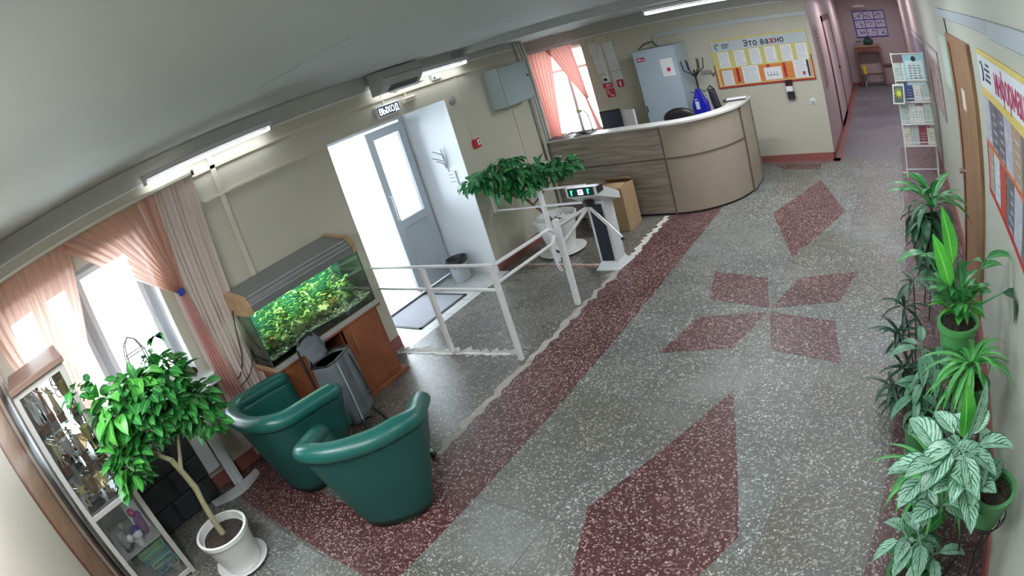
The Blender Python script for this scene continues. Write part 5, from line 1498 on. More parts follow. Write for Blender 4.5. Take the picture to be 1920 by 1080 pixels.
tag(MB().box((KX1 - .12, KY0 + .10, .822), (KX1 - .05, KY0 + .20, .90), BLACK, .01).build('black_box'), 'black box in front of the trophies on the lowest trophy shelf', 'box')
# toys and gifts in the lower compartment
TG_ = 'gifts in the lower cabinet compartment'


def toy(nm, label, cat, mb): o_ = mb.build(nm); tag(o_, label, cat, TG_); return o_


z = .401
toy('gift_bag', 'white gift bag at the back of the lower cabinet compartment', 'gift bag', MB().box((-4.20, -.06, z), (-4.12, .06, z + .27), mat('glossy white card', (.85, .86, .9), .3), .004))
toy('plush_toy', 'crimson and purple plush ball toy in front of the white gift bag', 'toy', MB().ball((-4.06, -.02, z + .21), .032, mat('crimson plush', (.42, .04, .13), .8)).ball((-4.06, .015, z + .165), .03, mat('purple plush', (.2, .07, .2), .8)).ball((-4.06, -.005, z + .09), .05, mat('purple plush', (.2, .07, .2)), sc=(.7, .9, 1.7)))
toy('figurine', 'round white figurine with dark blue cap in the lower compartment', 'figurine', MB().ball((-3.985, -.08, z + .085), .045, WPOT, 14, 10).ball((-3.985, -.155, z + .09), .032, WPOT, 12, 8).ball((-4.0, -.08, z + .11), .047, mat('navy glaze', (.02, .02, .2), .2), 14, 10, (1, 1, .7)).lathe([(.03, 0), (.04, .05)], (-3.985, -.1, z), 14, WPOT))
toy('stone_ornament', 'grey rough stone ornament at the left of the lower compartment', 'ornament', MB().ball((-4.03, -.21, z + .09), .05, mat('rough grey stone', (.25, .25, .23), .8, var=.5, scale=40), 10, 8, (1, 1, 1.8)).ball((-4.08, -.16, z + .16), .03, mat('rough grey stone', (.25, .25, .23))).lathe([(.045, 0), (.04, .03)], (-4.03, -.21, z), 12, MARB))
z = .052
for k, (c, lb) in enumerate((((.18, .48, .22), 'topmost, green'), ((.10, .35, .30), 'second, teal'), ((.30, .50, .35), 'third, pale green'), ((.14, .30, .32), 'lowest, blue green'))):
    zz = z + .225 - k * .062
    m_ = mat('toy frame %d' % k, c, .4)
    b = MB(); y0, y1 = -.20 + .02 * k, .06
    b.box((-4.08, y0, zz), (-4.0, y0 + .02, zz + .058), m_, .004); b.box((-4.08, y1 - .02, zz), (-4.0, y1, zz + .058), m_, .004); b.box((-4.08, y0 + .02, zz), (-4.0, y1 - .02, zz + .016), m_, .004); b.box((-4.08, y0 + .02, zz + .042), (-4.0, y1 - .02, zz + .058), m_, .004)
    b.box((-4.06, y0 + .03, zz + .016), (-4.03, y1 - .03, zz + .042), mat('toy infill', (.5, .35, .28), .5))
    toy('handcraft_box', f'colourful openwork handcraft box, {lb} of its stack in the lower compartment', 'handcraft', b)
toy('wicker_basket', 'small round basket with blue ribbon at the bottom right of the cabinet', 'basket', MB().lathe([(.03, 0), (.06, .09), (.055, .09), (.028, .006)], (-3.98, .02, z), 18, mat('white wicker', (.6, .55, .5), .6)).tube([(-3.98, -.04, z + .09), (-3.98, -.02, z + .16), (-3.98, .05, z + .16), (-3.98, .075, z + .09)], .006, 6, mat('blue ribbon', (.15, .4, .6), .4)))

# ================================================================== ON THE LEFT WALL
o = thing('air_conditioner', 'grey wall air conditioner with slatted outlet hanging above the entrance', 'air conditioner', (-4.40, 4.2, 2.46))
AC = mat('grey white ac casing', (.42, .45, .44), .4)
b = MB(); y0, y1 = 3.90, 4.46
pr = [(-4.57, 2.69), (-4.36, 2.69), (-4.34, 2.62), (-4.36, 2.53), (-4.44, 2.47), (-4.57, 2.46)]; n = 6
b.add([(x, y0, z_) for x, z_ in pr] + [(x, y1, z_) for x, z_ in pr], [tuple(range(n))[::-1], tuple(range(n, 2 * n))] + [(i, (i + 1) % n, n + (i + 1) % n, n + i) for i in range(n)], AC); b.build('casing', None, o, smooth=0)
b = MB()
for k in range(6): b.obox((-4.37 - .013 * k, 4.20, 2.522 - .010 * k), (.004, .2, .004), ((1, 0, -.8), (0, 1, 0), (.8, 0, 1)), BLACK if k % 2 else AC)
b.build('outlet_slats', None, o)
MB().box((-4.36, y0 + .01, 2.605), (-4.336, y1 - .01, 2.609), DARK).build('panel_seam', None, o)
MB().add([(-4.42, 4.0, 2.455), (-4.42, 4.42, 2.455), (-4.33, 4.42, 2.47), (-4.33, 4.0, 2.47), (-4.42, 4.0, 2.447), (-4.42, 4.42, 2.447), (-4.33, 4.42, 2.462), (-4.33, 4.0, 2.462)], [(0, 1, 2, 3), (7, 6, 5, 4), (0, 4, 5, 1), (1, 5, 6, 2), (2, 6, 7, 3), (3, 7, 4, 0)], WPVC).build('flap', None, o)
MB().box((-4.70, 4.3, 2.65), (-4.55, 4.4, 2.68), BEIGEM).build('wall_bracket', None, o)
# downstand beam between the two ceiling heights
struct('trim_7', MB().box((XL + .0, 5.36, 2.615), (XR, 5.46, 2.705), mat('grey beam face', (.33, .35, .34), .6)))
o = thing('exit_sign', 'illuminated exit sign with white letters on dark blue above the entrance', 'exit sign', (-4.68, 4.13, 2.29))
b = MB(); b.box((-4.70, 3.97, 2.23), (-4.655, 4.30, 2.355), WPVC, .006); b.build('housing', None, o)
MB().box((-4.656, 3.985, 2.243), (-4.652, 4.287, 2.343), mat('dark blue sign face', (.02, .035, .10), .3)).build('sign_face', None, o)
write('sign_letter', 'ВЫХОД', .062, Vector((-4.651, 4.002, 2.262)), ON_LEFT, emis('lit white lettering', (.85, .92, 1), 1.6), o, .19, .25, 1.0)
MB().box((-4.70, 4.11, 2.36), (-4.685, 4.13, 2.55), BEIGEM).build('cable_cover', None, o)
o = thing('emergency_light', 'small ribbed beige alarm light right of the exit sign', 'alarm light', (-4.68, 4.47, 2.33))
b = MB(); b.box((-4.70, 4.38, 2.29), (-4.66, 4.57, 2.35), BEIGEM, .008)
for k in range(3): b.box((-4.66, 4.40, 2.30 + .016 * k), (-4.652, 4.56, 2.307 + .016 * k), mat('pinkish louvre', (.6, .5, .44), .5))
b.build('housing', None, o); MB().box((-4.70, 4.44, 2.35), (-4.685, 4.46, 2.46), BEIGEM).build('cable_cover', None, o)
o = thing('round_speaker', 'small round grey sounder on the wall right of the entrance', 'sounder', (-4.69, 5.13, 2.13))
MB().lathe([(.052, 0), (.052, .02), (.04, .026), (.015, .028), (0, .028)], (-4.70, 5.13, 2.14), 20, mat('grey sounder', (.30, .31, .28), .5), (1, 0, 0)).build('housing', None, o)
o = thing('alarm_button', 'red fire alarm call point with white button on the wall right of the entrance', 'alarm button', (-4.69, 5.31, 1.55))
REDP = mat('red plastic', (.50, .015, .03), .35)
MB().box((-4.70, 5.25, 1.50), (-4.66, 5.36, 1.61), REDP, .006).build('housing', None, o)
MB().box((-4.661, 5.30, 1.53), (-4.656, 5.355, 1.595), PAPER).box((-4.657, 5.325, 1.55), (-4.653, 5.34, 1.575), BLACK).build('button', None, o)
o = thing('electrical_cabinet', 'light blue-grey metal electrical cabinet hanging on the wall near the pipes', 'electrical cabinet', (-4.55, 6.1, 1.84))
EC = mat('blue grey enamel', (.36, .44, .46), .4, var=.03)
MB().box((-4.70, 5.81, 1.84), (-4.47, 6.44, 2.35), EC, .004).build('body', None, o)
dd = MB().box((-4.468, 5.82, 1.85), (-4.452, 6.43, 2.34), EC, .003).build('door', None, o)
MB().lathe([(.014, 0), (.014, .012), (0, .012)], (-4.452, 6.38, 2.15), 12, BLACK, (1, 0, 0)).build('lock', None, dd)
MB().lathe([(.012, 0), (.012, .01), (0, .01)], (-4.452, 6.38, 1.93), 12, CHROME, (1, 0, 0)).build('lock', None, dd)


def run(nm, lb, segs, m, cat='cable cover', r=None):
    b = MB()
    for s in segs:
        if r: b.tube(s, r, 8, m)
        else: b.box(s[0], s[1], m)
    tag(b.build(nm), lb, cat); return b


run('cable_cover', 'long beige cable cover running under the whitewashed band over the entrance', [((XL, 1.86, 2.405), (XL + .02, 6.70, 2.435))], BEIGEM)
run('cable_cover', 'horizontal thin beige cable cover ending at the entrance opening', [((XL, 1.88, 2.165), (XL + .022, 3.27, 2.187))], BEIGEM)
run('cable_cover', 'wide vertical beige cable cover dropping behind the aquarium', [((XL, 2.045, 1.2), (XL + .02, 2.095, 2.53))], BEIGEM)
run('cable_cover', 'vertical beige cable cover leading down to the red alarm button', [((XL, 5.275, 1.61), (XL + .012, 5.29, 2.41))], BEIGEM)
run('cable_cover', 'vertical cable cover running down from the electrical cabinet', [((XL, 6.18, .3), (XL + .012, 6.20, 1.84))], BEIGEM)
for k, (y, r, lb) in enumerate(((6.60, .022, 'leftmost'), (6.68, .016, 'middle'), (6.75, .022, 'rightmost'))):
    run('pipe', f'{lb} of three vertical painted pipes at the wall corner left of the reception window', [[(XL + .05, y, 0.0), (XL + .05, y, 2.45 + .02 * k), (XL + .04, y - .02, 2.60)]], mat('painted pipe', (.50, .50, .46), .35), 'pipe', r)
o = thing('junction_box', 'small grey junction box on the wall beneath the whitewashed band near the air conditioner', 'junction box', (-4.69, 5.0, 2.46))
MB().box((-4.70, 4.90, 2.43), (-4.66, 5.05, 2.50), AC, .004).build('housing', None, o); MB().ball((-4.655, 4.93, 2.46), .012, BLACK, 8, 6).build('lens', None, o)
tag(MB().box((XL, 4.30, 2.45), (XL + .03, 4.36, 2.49), BEIGEM, .003).ball((XL + .035, 4.33, 2.47), .012, BLACK, 8, 6).build('sensor'), 'tiny beige sensor with black eye under the air conditioner', 'sensor')

# ================================================================== ON THE BACK WALL
o = thing('metal_cabinet', 'tall pale blue metal cabinet behind the reception desk', 'cabinet', (-3.72, 8.62, 0))
BC = mat('pale blue enamel', (.40, .49, .56), .35, var=.02)
CY_ = 8.30
k_ = (CY_ - 0) / 8.86
cx0, cx1, cz1 = -4.09 * k_, -3.36 * k_, 2.4 - (2.4 - 2.035) * k_
MB().box((cx0, CY_, 0), (cx1, 8.84, cz1), BC, .004).build('body', None, o)
dd = MB().box((cx0 + .01, CY_ - .018, .02), (cx1 - .01, CY_ - .002, cz1 - .015), BC, .003).build('door', None, o)
MB().box((cx0 + .03, CY_ - .035, 1.1), (cx0 + .045, CY_ - .018, 1.2), CHROME).build('handle', None, dd)
tag(MB().box((cx1 - .26, CY_ - .022, 1.60), (cx1 - .06, CY_ - .019, 1.87), PAPER).build('paper_sheet'), 'white sheet with a red seal taped to the pale blue cabinet', 'paper')
tag(MB().lathe([(.032, 0), (.032, .001), (0, .001)], (cx1 - .15, CY_ - .0225, 1.70), 20, mat('crimson seal', (.5, .01, .08), .4), (0, -1, 0)).build('red_seal'), 'round red seal sticker on the white sheet on the cabinet', 'sticker')
o = thing('sticker', 'red rectangular sticker with white marks at the top left of the pale blue cabinet', 'sticker', (cx0 + .12, CY_ - .02, 1.92))
MB().box((cx0 + .06, CY_ - .021, 1.885), (cx0 + .19, CY_ - .0185, 1.945), mat('crimson label', (.42, .01, .06), .4)).build('backing', None, o)
MB().box((cx0 + .075, CY_ - .0225, 1.905), (cx0 + .13, CY_ - .021, 1.925), PAPER).box((cx0 + .15, CY_ - .0225, 1.9), (cx0 + .17, CY_ - .021, 1.92), PAPER).build('print', None, o)
# coat stand with clothes
o = thing('coat_stand', 'black metal coat stand with curved arms right of the pale blue cabinet', 'coat stand', (-2.97, 8.45, 0))
b = MB(); b.tube([(-2.97, 8.45, 0), (-2.97, 8.45, 1.62)], .016, 10, BLACK); b.build('pole', None, o)
for a in range(6):
    t = a * 1.047 + .4; c_, s_ = math.cos(t), math.sin(t)
    MB().tube([(-2.97, 8.45, 1.50), (-2.97 + .05 * c_, 8.45 + .05 * s_, 1.56), (-2.97 + .15 * c_, 8.45 + .15 * s_, 1.63), (-2.97 + .17 * c_, 8.45 + .17 * s_, 1.78)], .009, 6, BLACK).build('hook_arm', None, o)
for a in range(3):
    t = a * 2.094; c_, s_ = math.cos(t), math.sin(t)
    MB().tube([(-2.97, 8.45, 1.33), (-2.97 + .08 * c_, 8.45 + .08 * s_, 1.27), (-2.97 + .16 * c_, 8.45 + .16 * s_, 1.31)], .007, 6, BLACK).build('lower_hook', None, o)
    MB().tube([(-2.97, 8.45, .2), (-2.97 + .2 * c_, 8.45 + .2 * s_, .012)], .012, 6, BLACK).build('leg', None, o)
o = thing('carrier_bag', 'shiny blue plastic carrier bag with white print hanging on the coat stand', 'bag', (-2.93, 8.26, 1.0))
BLU = mat('blue polythene', (.02, .02, .42), .25, var=.4, scale=14, bump=.6)
b = MB(); b.grid(lambda u, v: (-2.93 + lerp(.03, .13, min(1, v * 2)) * math.cos(u * 6.283), 8.27 + lerp(.02, .05, v) * math.sin(u * 6.283) + .01 * math.sin(u * 19), lerp(1.34, .90, v) + .015 * math.sin(u * 12)), 30, 12, BLU); b.build('bag_body', None, o, smooth=60)
MB().box((-2.99, 8.216, 1.05), (-2.93, 8.219, 1.17), mat('pale print', (.55, .68, .9), .3)).box((-2.99, 8.216, 1.19), (-2.95, 8.219, 1.205), PAPER).build('print', None, o)
b = MB(); b.grid(lambda u, v: (-2.83 + .16 * (u - .5) + .04 * v, 8.50 + .06 * math.sin(u * 6.3 * 2), lerp(1.25, .72, v) - .12 * abs(u - .5)), 14, 8, mat('white coat cloth', (.66, .66, .68), .8)); tag(b.build('coat', solid=.02, smooth=70), 'white coat hanging behind the blue bag on the coat stand', 'coat')
b = MB(); b.grid(lambda u, v: (-2.76 + .055 * math.cos(u * 6.283) + .05 * v, 8.40 + .04 * math.sin(u * 6.283), lerp(1.30, 1.00, v)), 16, 6, mat('black cloth bag', (.03, .03, .04), .6)); b.tube([(-2.80, 8.40, 1.32), (-2.76, 8.38, 1.36), (-2.72, 8.40, 1.30)], .008, 6, BLACK); tag(b.build('handbag', solid=.006, smooth=70), 'small black bag hanging right of the blue carrier bag', 'bag')
o = thing('wall_hook_strip', 'grey wall bracket with a black hook between coat stand and notice board', 'wall hook', (-2.85, 8.85, 1.5))
MB().box((-3.0, 8.83, 1.49), (-2.83, 8.86, 1.545), mat('grey bracket', (.3, .3, .28), .4)).build('bracket', None, o)
MB().tube([(-2.83, 8.84, 1.50), (-2.80, 8.80, 1.45), (-2.77, 8.80, 1.50)], .008, 6, BLACK).build('hook', None, o)


def sheet(nm, lb, x0, x1, z0, z1, y, grp, lines=True, ax='back', m=None):
    """printed sheet on a wall: paper with grey text lines as its own part"""
    c = ((x0 + x1) / 2, y, z0) if ax == 'back' else (y, (x0 + x1) / 2, z0)
    o = thing(nm, lb, 'paper', c, grp); b = MB(); t = MB(); s = -1
    def bx(mb, a, b_, c_, d, o1, o2, mm):
        if ax == 'back': mb.box((a, y - o2, c_), (b_, y - o1, d), mm)
        elif ax == 'right': mb.box((y - o2, a, c_), (y - o1, b_, d), mm)
    bx(b, x0, x1, z0, z1, 0, .002, m or PAPER); t = b
    if lines:
        r2 = random.Random(hash(lb) % 999 if False else len(lb) * 7 + int(x0 * 100)); n = int((z1 - z0) / .026); w = x1 - x0
        for i in range(1, n):
            z_ = z1 - (z1 - z0) * i / n
            a = x0 + w * .10; e = x1 - w * r2.choice((.1, .12, .3, .16))
            bx(t, a, e, z_ - .0035, z_ + .0035, .0015, .0028, mat('grey print', (.36, .40, .44), .6))
    b.build('sheet', None, o)
    return o


# the big notice board
BY_ = YB - .012
o = thing('notice_board', 'wide notice board with yellow top, red lower edge and the heading in Russian', 'notice board', (-1.97, BY_, 1.24))
YEL = mat('yellow board', (.62, .56, .20), .5); ORG = mat('orange board', (.66, .24, .05), .5); REDK = mat('board red', (.42, .02, .03), .45); LBL = mat('pale blue heading strip', (.50, .57, .60), .5)
b = MB(); b.box((-2.755, BY_ - .008, 1.235), (-1.185, YB - .001, 1.985), YEL); b.build('backing', None, o)
b = MB(); b.box((-2.70, BY_ - .010, 1.27), (-1.22, BY_ - .008, 1.52), ORG); b.build('orange_band', None, o)
b = MB(); b.box((-2.765, BY_ - .014, 1.225), (-1.18, BY_ - .008, 1.25), REDK); b.box((-2.765, BY_ - .0139, 1.249), (-2.748, BY_ - .008, 1.60), REDK); b.box((-1.20, BY_ - .0139, 1.249), (-1.182, BY_ - .008, 1.60), REDK); b.build('red_frame', None, o)
for x in (-2.405, -2.15, -1.90, -1.645, -1.39): MB().box((x - .022, BY_ - .012, 1.30), (x + .022, BY_ - .008, 1.52), REDK).build('red_bar', None, o)
MB().box((-2.745, BY_ - .013, 1.80), (-1.20, BY_ - .008, 1.955), LBL).build('heading_strip', None, o)
DKI = mat('dark ink', (.02, .03, .06), .5); REDI = mat('red ink', (.45, .02, .03), .5)
TY = BY_ - .0145
write('heading_letter', 'Это важно', .092, Vector((-2.20, TY, 1.835)), ON_BACK, DKI, o, .19, .27, 1.0, {6: REDI})
b = MB()
b.tube([(-2.64 + .035 * math.cos(t), TY, 1.875 + .04 * math.sin(t)) for t in [.9 + i * .55 for i in range(8)]], .007, 5, DKI); b.ball((-2.62, TY, 1.905), .01, DKI, 6, 4, (1, .1, 1)); b.build('logo_mark', None, o)
for k, (w, z_) in enumerate(((.12, 1.90), (.13, 1.875), (.10, 1.85))): MB().box((-2.57, TY, z_ - .006), (-2.57 + w, TY + .002, z_ + .006), DKI if k != 1 else mat('logo blue', (.05, .1, .3), .5)).build('logo_text_line', None, o)
PG = 'sheets on the wide notice board'
for i, x in enumerate((-2.66, -2.40, -2.15, -1.90, -1.645, -1.40)):
    sheet('paper_sheet', f'printed sheet, {ORD[i]} from the left in the upper row of the wide notice board', x - .0, x + .175, 1.545, 1.785, BY_ - .013, PG)
sheet('paper_sheet', 'printed sheet at the lower left corner of the wide notice board', -2.66, -2.485, 1.265, 1.50, BY_ - .013, PG)
sheet('paper_sheet', 'dense table sheet in the lower row of the wide notice board', -2.33, -2.06, 1.27, 1.53, BY_ - .015, PG)
o2 = sheet('paper_sheet', 'landscape sheet with a simple floor plan in the lower row of the wide notice board', -1.98, -1.70, 1.28, 1.47, BY_ - .015, PG, lines=False)
b = MB()
for x in (-1.93, -1.88, -1.83, -1.78): b.box((x, BY_ - .0185, 1.35), (x + .006, BY_ - .017, 1.40), DKI)
b.box((-1.93, BY_ - .0185, 1.345), (-1.76, BY_ - .017, 1.352), DKI); b.build('floor_plan', None, o2)
o2 = sheet('paper_sheet', 'colourful instruction sheet with black side bar at the lower right of the wide notice board', -1.50, -1.24, 1.27, 1.54, BY_ - .015, PG)
MB().box((-1.285, BY_ - .0185, 1.28), (-1.25, BY_ - .017, 1.53), DKI).build('black_bar', None, o2); MB().box((-1.37, BY_ - .0185, 1.31), (-1.33, BY_ - .017, 1.36), REDI).build('red_block', None, o2)
o = thing('dispenser', 'black wall dispenser with white label hanging below the wide notice board', 'dispenser', (-1.63, 8.82, .96))
MB().box((-1.685, 8.79, 1.16), (-1.575, 8.86, 1.255), mat('dark maroon plastic', (.05, .015, .02), .3), .008).build('upper_body', None, o)
MB().box((-1.68, 8.78, 1.08), (-1.58, 8.86, 1.16), PAPER, .004).build('label', None, o)
MB().box((-1.68, 8.775, .96), (-1.57, 8.86, 1.08), BLACK, .012).ball((-1.62, 8.775, .985), .012, CHROME, 8, 6).build('lower_body', None, o)
o = thing('light_switch', 'white light switch on the beige wall below the notice board, near the corridor corner', 'switch', (-1.30, 8.85, .88))
MB().box((-1.35, 8.845, .85), (-1.26, 8.86, .94), WPVC, .004).build('frame', None, o); MB().box((-1.335, 8.838, .865), (-1.275, 8.846, .90), mat('grey switch rocker', (.4, .4, .38), .4), .002).build('rocker', None, o)
run('cable_cover', 'pale blue-grey cable cover above the notice board on the back wall', [((-3.60, YB - .03, 2.195), (-1.11, YB - .001, 2.255)), ((-3.64, YB - .03, 2.0), (-3.60, YB - .001, 2.255))], mat('blue grey cable cover', (.50, .56, .58), .4))
run('cable', 'dark cable curving over the top of the pale blue cabinet', [[(-3.85, 8.6, 2.05), (-3.78, 8.7, 2.13), (-3.66, 8.8, 2.15), (-3.60, 8.83, 2.04)]], BLACK, 'cable', .008)
# papers, meter, red signs left of the cabinet
PG2 = 'sheets pinned beside the reception window'
for i, (x, z_) in enumerate(((-4.83, 2.15), (-4.80, 1.97), (-4.78, 1.80))):
    sheet('paper_sheet', f'pale sheet, {ORD[i]} from the top in the column next to the reception window', x, x + .15, z_, z_ + .165, YB - .006, PG2)
for i, (x, z_) in enumerate(((-4.56, 2.14), (-4.55, 1.97), (-4.54, 1.80), (-4.53, 1.62))):
    sheet('paper_sheet', f'pale sheet, {ORD[i]} from the top in the column next to the pale blue cabinet', x, x + .17, z_, z_ + .155, YB - .006, PG2)
run('cable_cover', 'left vertical white cable cover between the two columns of sheets', [((-4.655, YB - .02, 1.74), (-4.635, YB, 2.28))], WPVC)
run('cable_cover', 'right vertical white cable cover between the two columns of sheets', [((-4.625, YB - .02, 1.74), (-4.605, YB, 2.28))], WPVC)
o = thing('electric_meter', 'small white electric meter with black display above the red phone sign', 'meter', (-4.66, 8.83, 1.62))
MB().box((-4.72, 8.81, 1.62), (-4.60, 8.86, 1.73), WPVC, .01).build('housing', None, o); MB().box((-4.69, 8.806, 1.65), (-4.63, 8.812, 1.70), BLACK).build('display', None, o)
CRIM = mat('crimson sign', (.55, .02, .09), .4)
o = thing('phone_number_sign', 'small red sign with the digits of the fire number above the phone sign', 'sign', (-4.68, 8.85, 1.53))
MB().box((-4.76, 8.85, 1.525), (-4.58, 8.858, 1.60), CRIM).build('sign_plate', None, o); write('digit', '01', .05, Vector((-4.69, 8.849, 1.538)), ON_BACK, PAPER, o, .2, .3, 1.1)
o = thing('phone_sign', 'square red sign with a white telephone handset on the back wall', 'sign', (-4.64, 8.85, 1.37))
MB().box((-4.72, 8.85, 1.36), (-4.57, 8.858, 1.51), CRIM).build('sign_plate', None, o)
b = MB(); b.tube([(-4.685, 8.848, 1.485), (-4.69, 8.848, 1.45), (-4.665, 8.848, 1.41), (-4.63, 8.848, 1.385), (-4.60, 8.848, 1.385)], [.013, .008, .008, .008, .013], 6, PAPER); b.build('handset_symbol', None, o)
o = thing('fire_extinguisher_sign', 'red sign with a white fire extinguisher left of the pale blue cabinet', 'sign', (-4.44, 8.85, 1.5))
MB().box((-4.49, 8.85, 1.50), (-4.37, 8.858, 1.63), CRIM).build('sign_plate', None, o); MB().box((-4.445, 8.847, 1.52), (-4.415, 8.85, 1.60), PAPER).build('extinguisher_symbol', None, o)
run('cable_cover', 'thin vertical grey cable cover beneath the fire extinguisher sign', [((-4.51, YB - .012, .9), (-4.49, YB, 1.60))], BEIGEM)
run('cable_cover', 'thin vertical cable cover descending from the ceiling band beside the right column of sheets', [((-4.38, YB - .012, 1.95), (-4.36, YB, 2.43))], BEIGEM)
tag(MB().box((-4.66, YB - .04, 2.28), (-4.42, YB, 2.42), BEIGEM, .004).build('junction_box'), 'beige junction box above the sheets under the whitewashed band', 'junction box')

# ================================================================== CORRIDOR
o = thing('notice_board', 'dark blue framed board with white pictures on the far corridor wall', 'notice board', (-.35, 16.19, 1.3))
NB = mat('dark blue board', (.05, .04, .30), .4)
MB().box((-.72, 16.17, 1.28), (.22, 16.2, 2.0), NB).build('backing', None, o)
for i in range(3):
    for j in range(3):
        x = -.69 + i * .305; z_ = 1.31 + j * .23
        t = MB().box((x, 16.164, z_), (x + .28, 16.17, z_ + .20), mat('lilac white print', (.62, .6, .78), .5)); r2 = random.Random(i * 5 + j)
        for q in range(7): a, c_ = r2.uniform(.02, .22), r2.uniform(.03, .16); t.box((x + a, 16.161, z_ + c_), (x + a + .04, 16.165, z_ + c_ + .022), DKI)
        t.build('picture', None, o)
CONS = wood('dark reddish wood', (.13, .05, .03), (.22, .09, .055), (3, 3, 3), .4)
o = thing('console_table', 'narrow brown wooden console table against the far corridor wall', 'table', (-.45, 15.95, 0))
MB().box((-.84, 15.75, 1.06), (-.12, 16.17, 1.09), wood('tan table top', (.35, .22, .12), (.45, .3, .18), (2, 2, 2)), .004).build('tabletop', None, o)
MB().box((-.80, 15.78, .92), (-.16, 16.15, 1.06), CONS).build('drawer', None, o)
for x in (-.83, -.17): MB().box((x, 15.76, .0), (x + .04, 16.16, 1.06), CONS).build('leg', None, o)
MB().box((-.79, 15.77, .31), (-.17, 15.95, .34), CONS).build('lower_shelf', None, o)
o = thing('backpack', 'dark green bag lying on the console table at the end of the corridor', 'bag', (-.42, 15.95, 1.09))
MB().ball((-.42, 15.95, 1.185), .1, mat('dark green cloth', (.02, .08, .07), .7, bump=.4), 14, 10, (1.5, 1, .92)).tube([(-.5, 15.9, 1.26), (-.45, 15.88, 1.32), (-.36, 15.9, 1.27)], .012, 6, BLACK).build('bag_body', None, o)
tag(MB().box((-.79, 15.88, 1.092), (-.62, 16.02, 1.22), mat('grey carton', (.28, .25, .26), .5), .006).box((-.78, 15.876, 1.18), (-.63, 15.88, 1.21), DARK).build('box'), 'small grey box on the left end of the console table', 'box')
tag(MB().lathe([(.055, 0), (.075, .17), (.085, .17), (.085, .20), (.07, .2), (.05, .01)], (-.68, 15.86, .341), 16, mat('yellow plastic', (.75, .65, .08), .4)).build('bucket'), 'yellow plastic cup shaped bucket under the console table', 'bucket')
run('pipe', 'thin dark heating pipe along the far corridor wall', [[(-.1, 16.14, .52), (XR - .02, 16.14, .52)]], WINE, 'pipe', .03)
tag(MB().box((-.75, 16.0, 0), (-.70, 16.05, .14), WPVC, .01).build('door_stop'), 'small white object on the floor at the left of the corridor end', 'door stop')
o = thing('wall_poster', 'tall narrow brown poster on the pinkish corridor wall beside the corner', 'poster', (-1.09, 9.5, .95))
t = MB().box((-1.10, 9.25, 1.0), (-1.09, 9.75, 2.0), mat('brown poster', (.42, .30, .28), .5, var=.3, scale=12)); r2 = random.Random(4)
for i in range(16): z_ = 1.05 + i * .057; t.box((-1.092, 9.3, z_), (-1.087, 9.3 + r2.uniform(.2, .4), z_ + .018), mat('dark poster print', (.14, .08, .09), .5))
t.build('sheet', None, o)
o = thing('ceiling_sign', 'small hanging sign above the far end of the corridor', 'sign', (-.45, 15.6, 2.15))
MB().box((-.62, 15.6, 2.12), (-.3, 15.62, 2.17), mat('pale sign', (.6, .55, .5), .4)).build('sign_plate', None, o); MB().box((-.47, 15.6, 2.17), (-.45, 15.62, 2.52), BEIGEM).build('hanger', None, o)

# ================================================================== RIGHT WALL
def wallboard(lb, y0, y1, z0, z1, head, rows, cols, c_head, c_edge, seed, letters=None, nm='information_board', x=XR, fields=None):
    o = thing(nm, lb, 'notice board', (x, (y0 + y1) / 2, z0)); r2 = random.Random(seed)
    MB().box((x - .012, y0, z0), (x - .001, y1, z1), c_edge).build('backing', None, o)
    if head: MB().box((x - .016, y0 + .02, z1 - head), (x - .012, y1 - .02, z1 - .03), c_head).build('heading_strip', None, o)
    zt = z1 - head - .03
    ph = (zt - z0 - .03) / rows; pw = (y1 - y0 - .04) / cols
    for j in range(rows):
        for i in range(cols):
            a = y0 + .02 + i * pw; zz = z0 + .02 + j * ph
            m_ = r2.choice(fields) if fields else PAPER
            t = MB().box((x - .016, a + .012, zz + .01), (x - .012, a + pw - .012, zz + ph - .015), m_)
            for q in range(5): w = r2.uniform(.3, .8); zq = zz + .02 + (ph - .05) * q / 5; t.box((x - .0175, a + .02, zq), (x - .015, a + .02 + (pw - .04) * w, zq + .012), mat('grey print', (.36, .40, .44), .6))
            t.build('picture' if fields else 'paper_sheet', None, o)
    return o


WB_ = mat('white blue board', (.60, .66, .70), .45)
o = wallboard('large colourful board with red Russian title on the right wall, cut by the picture edge', 1.75, 3.66, 1.19, 2.07, .22, 2, 9, WB_, mat('ochre board edge', (.58, .48, .14), .45), 5,
              fields=[mat('photo lilac', (.40, .42, .52), .4, var=.5, scale=18), mat('photo dark', (.13, .13, .17), .4, var=.7, scale=18), mat('photo brown', (.35, .25, .18), .4, var=.5, scale=18), mat('photo sky', (.45, .55, .66), .4, var=.4, scale=18)])
MB().box((XR - .018, 1.75, 1.19), (XR - .012, 3.66, 1.215), REDK).box((XR - .0178, 3.63, 1.2145), (XR - .012, 3.66, 1.499), REDK).build('red_edge', None, o)
MB().box((XR - .018, 1.75, 1.50), (XR - .012, 3.66, 1.522), mat('red orange edge', (.6, .12, .03), .4)).build('middle_edge', None, o)
MB().box((XR - .019, 3.04, 1.22), (XR - .0165, 3.22, 1.49), mat('poster red', (.45, .06, .04), .4)).build('red_poster', None, o)
write('heading_letter', 'информация', .135, Vector((XR - .0175, 3.13, 1.885)), ON_RIGHT, mat('crimson lettering', (.40, .02, .09), .4), o, .17, .24, .85)
b = MB(); b.tube([(XR - .0175, 3.52 + .04 * math.cos(t), 1.95 + .055 * math.sin(t)) for t in [.9 + i * .55 for i in range(8)]], .007, 5, DKI)
b.build('logo_mark', None, o)
for k in range(4): MB().box((XR - .018, 3.27, 1.905 + .03 * k), (XR - .016, 3.27 + (.16, .13, .16, .1)[k], 1.92 + .03 * k), DKI).build('logo_text_line', None, o)
o = thing('wall_notice', 'narrow green tinted framed sheet left of the brown door on the right wall', 'notice', (XR, 5.75, 1.5))
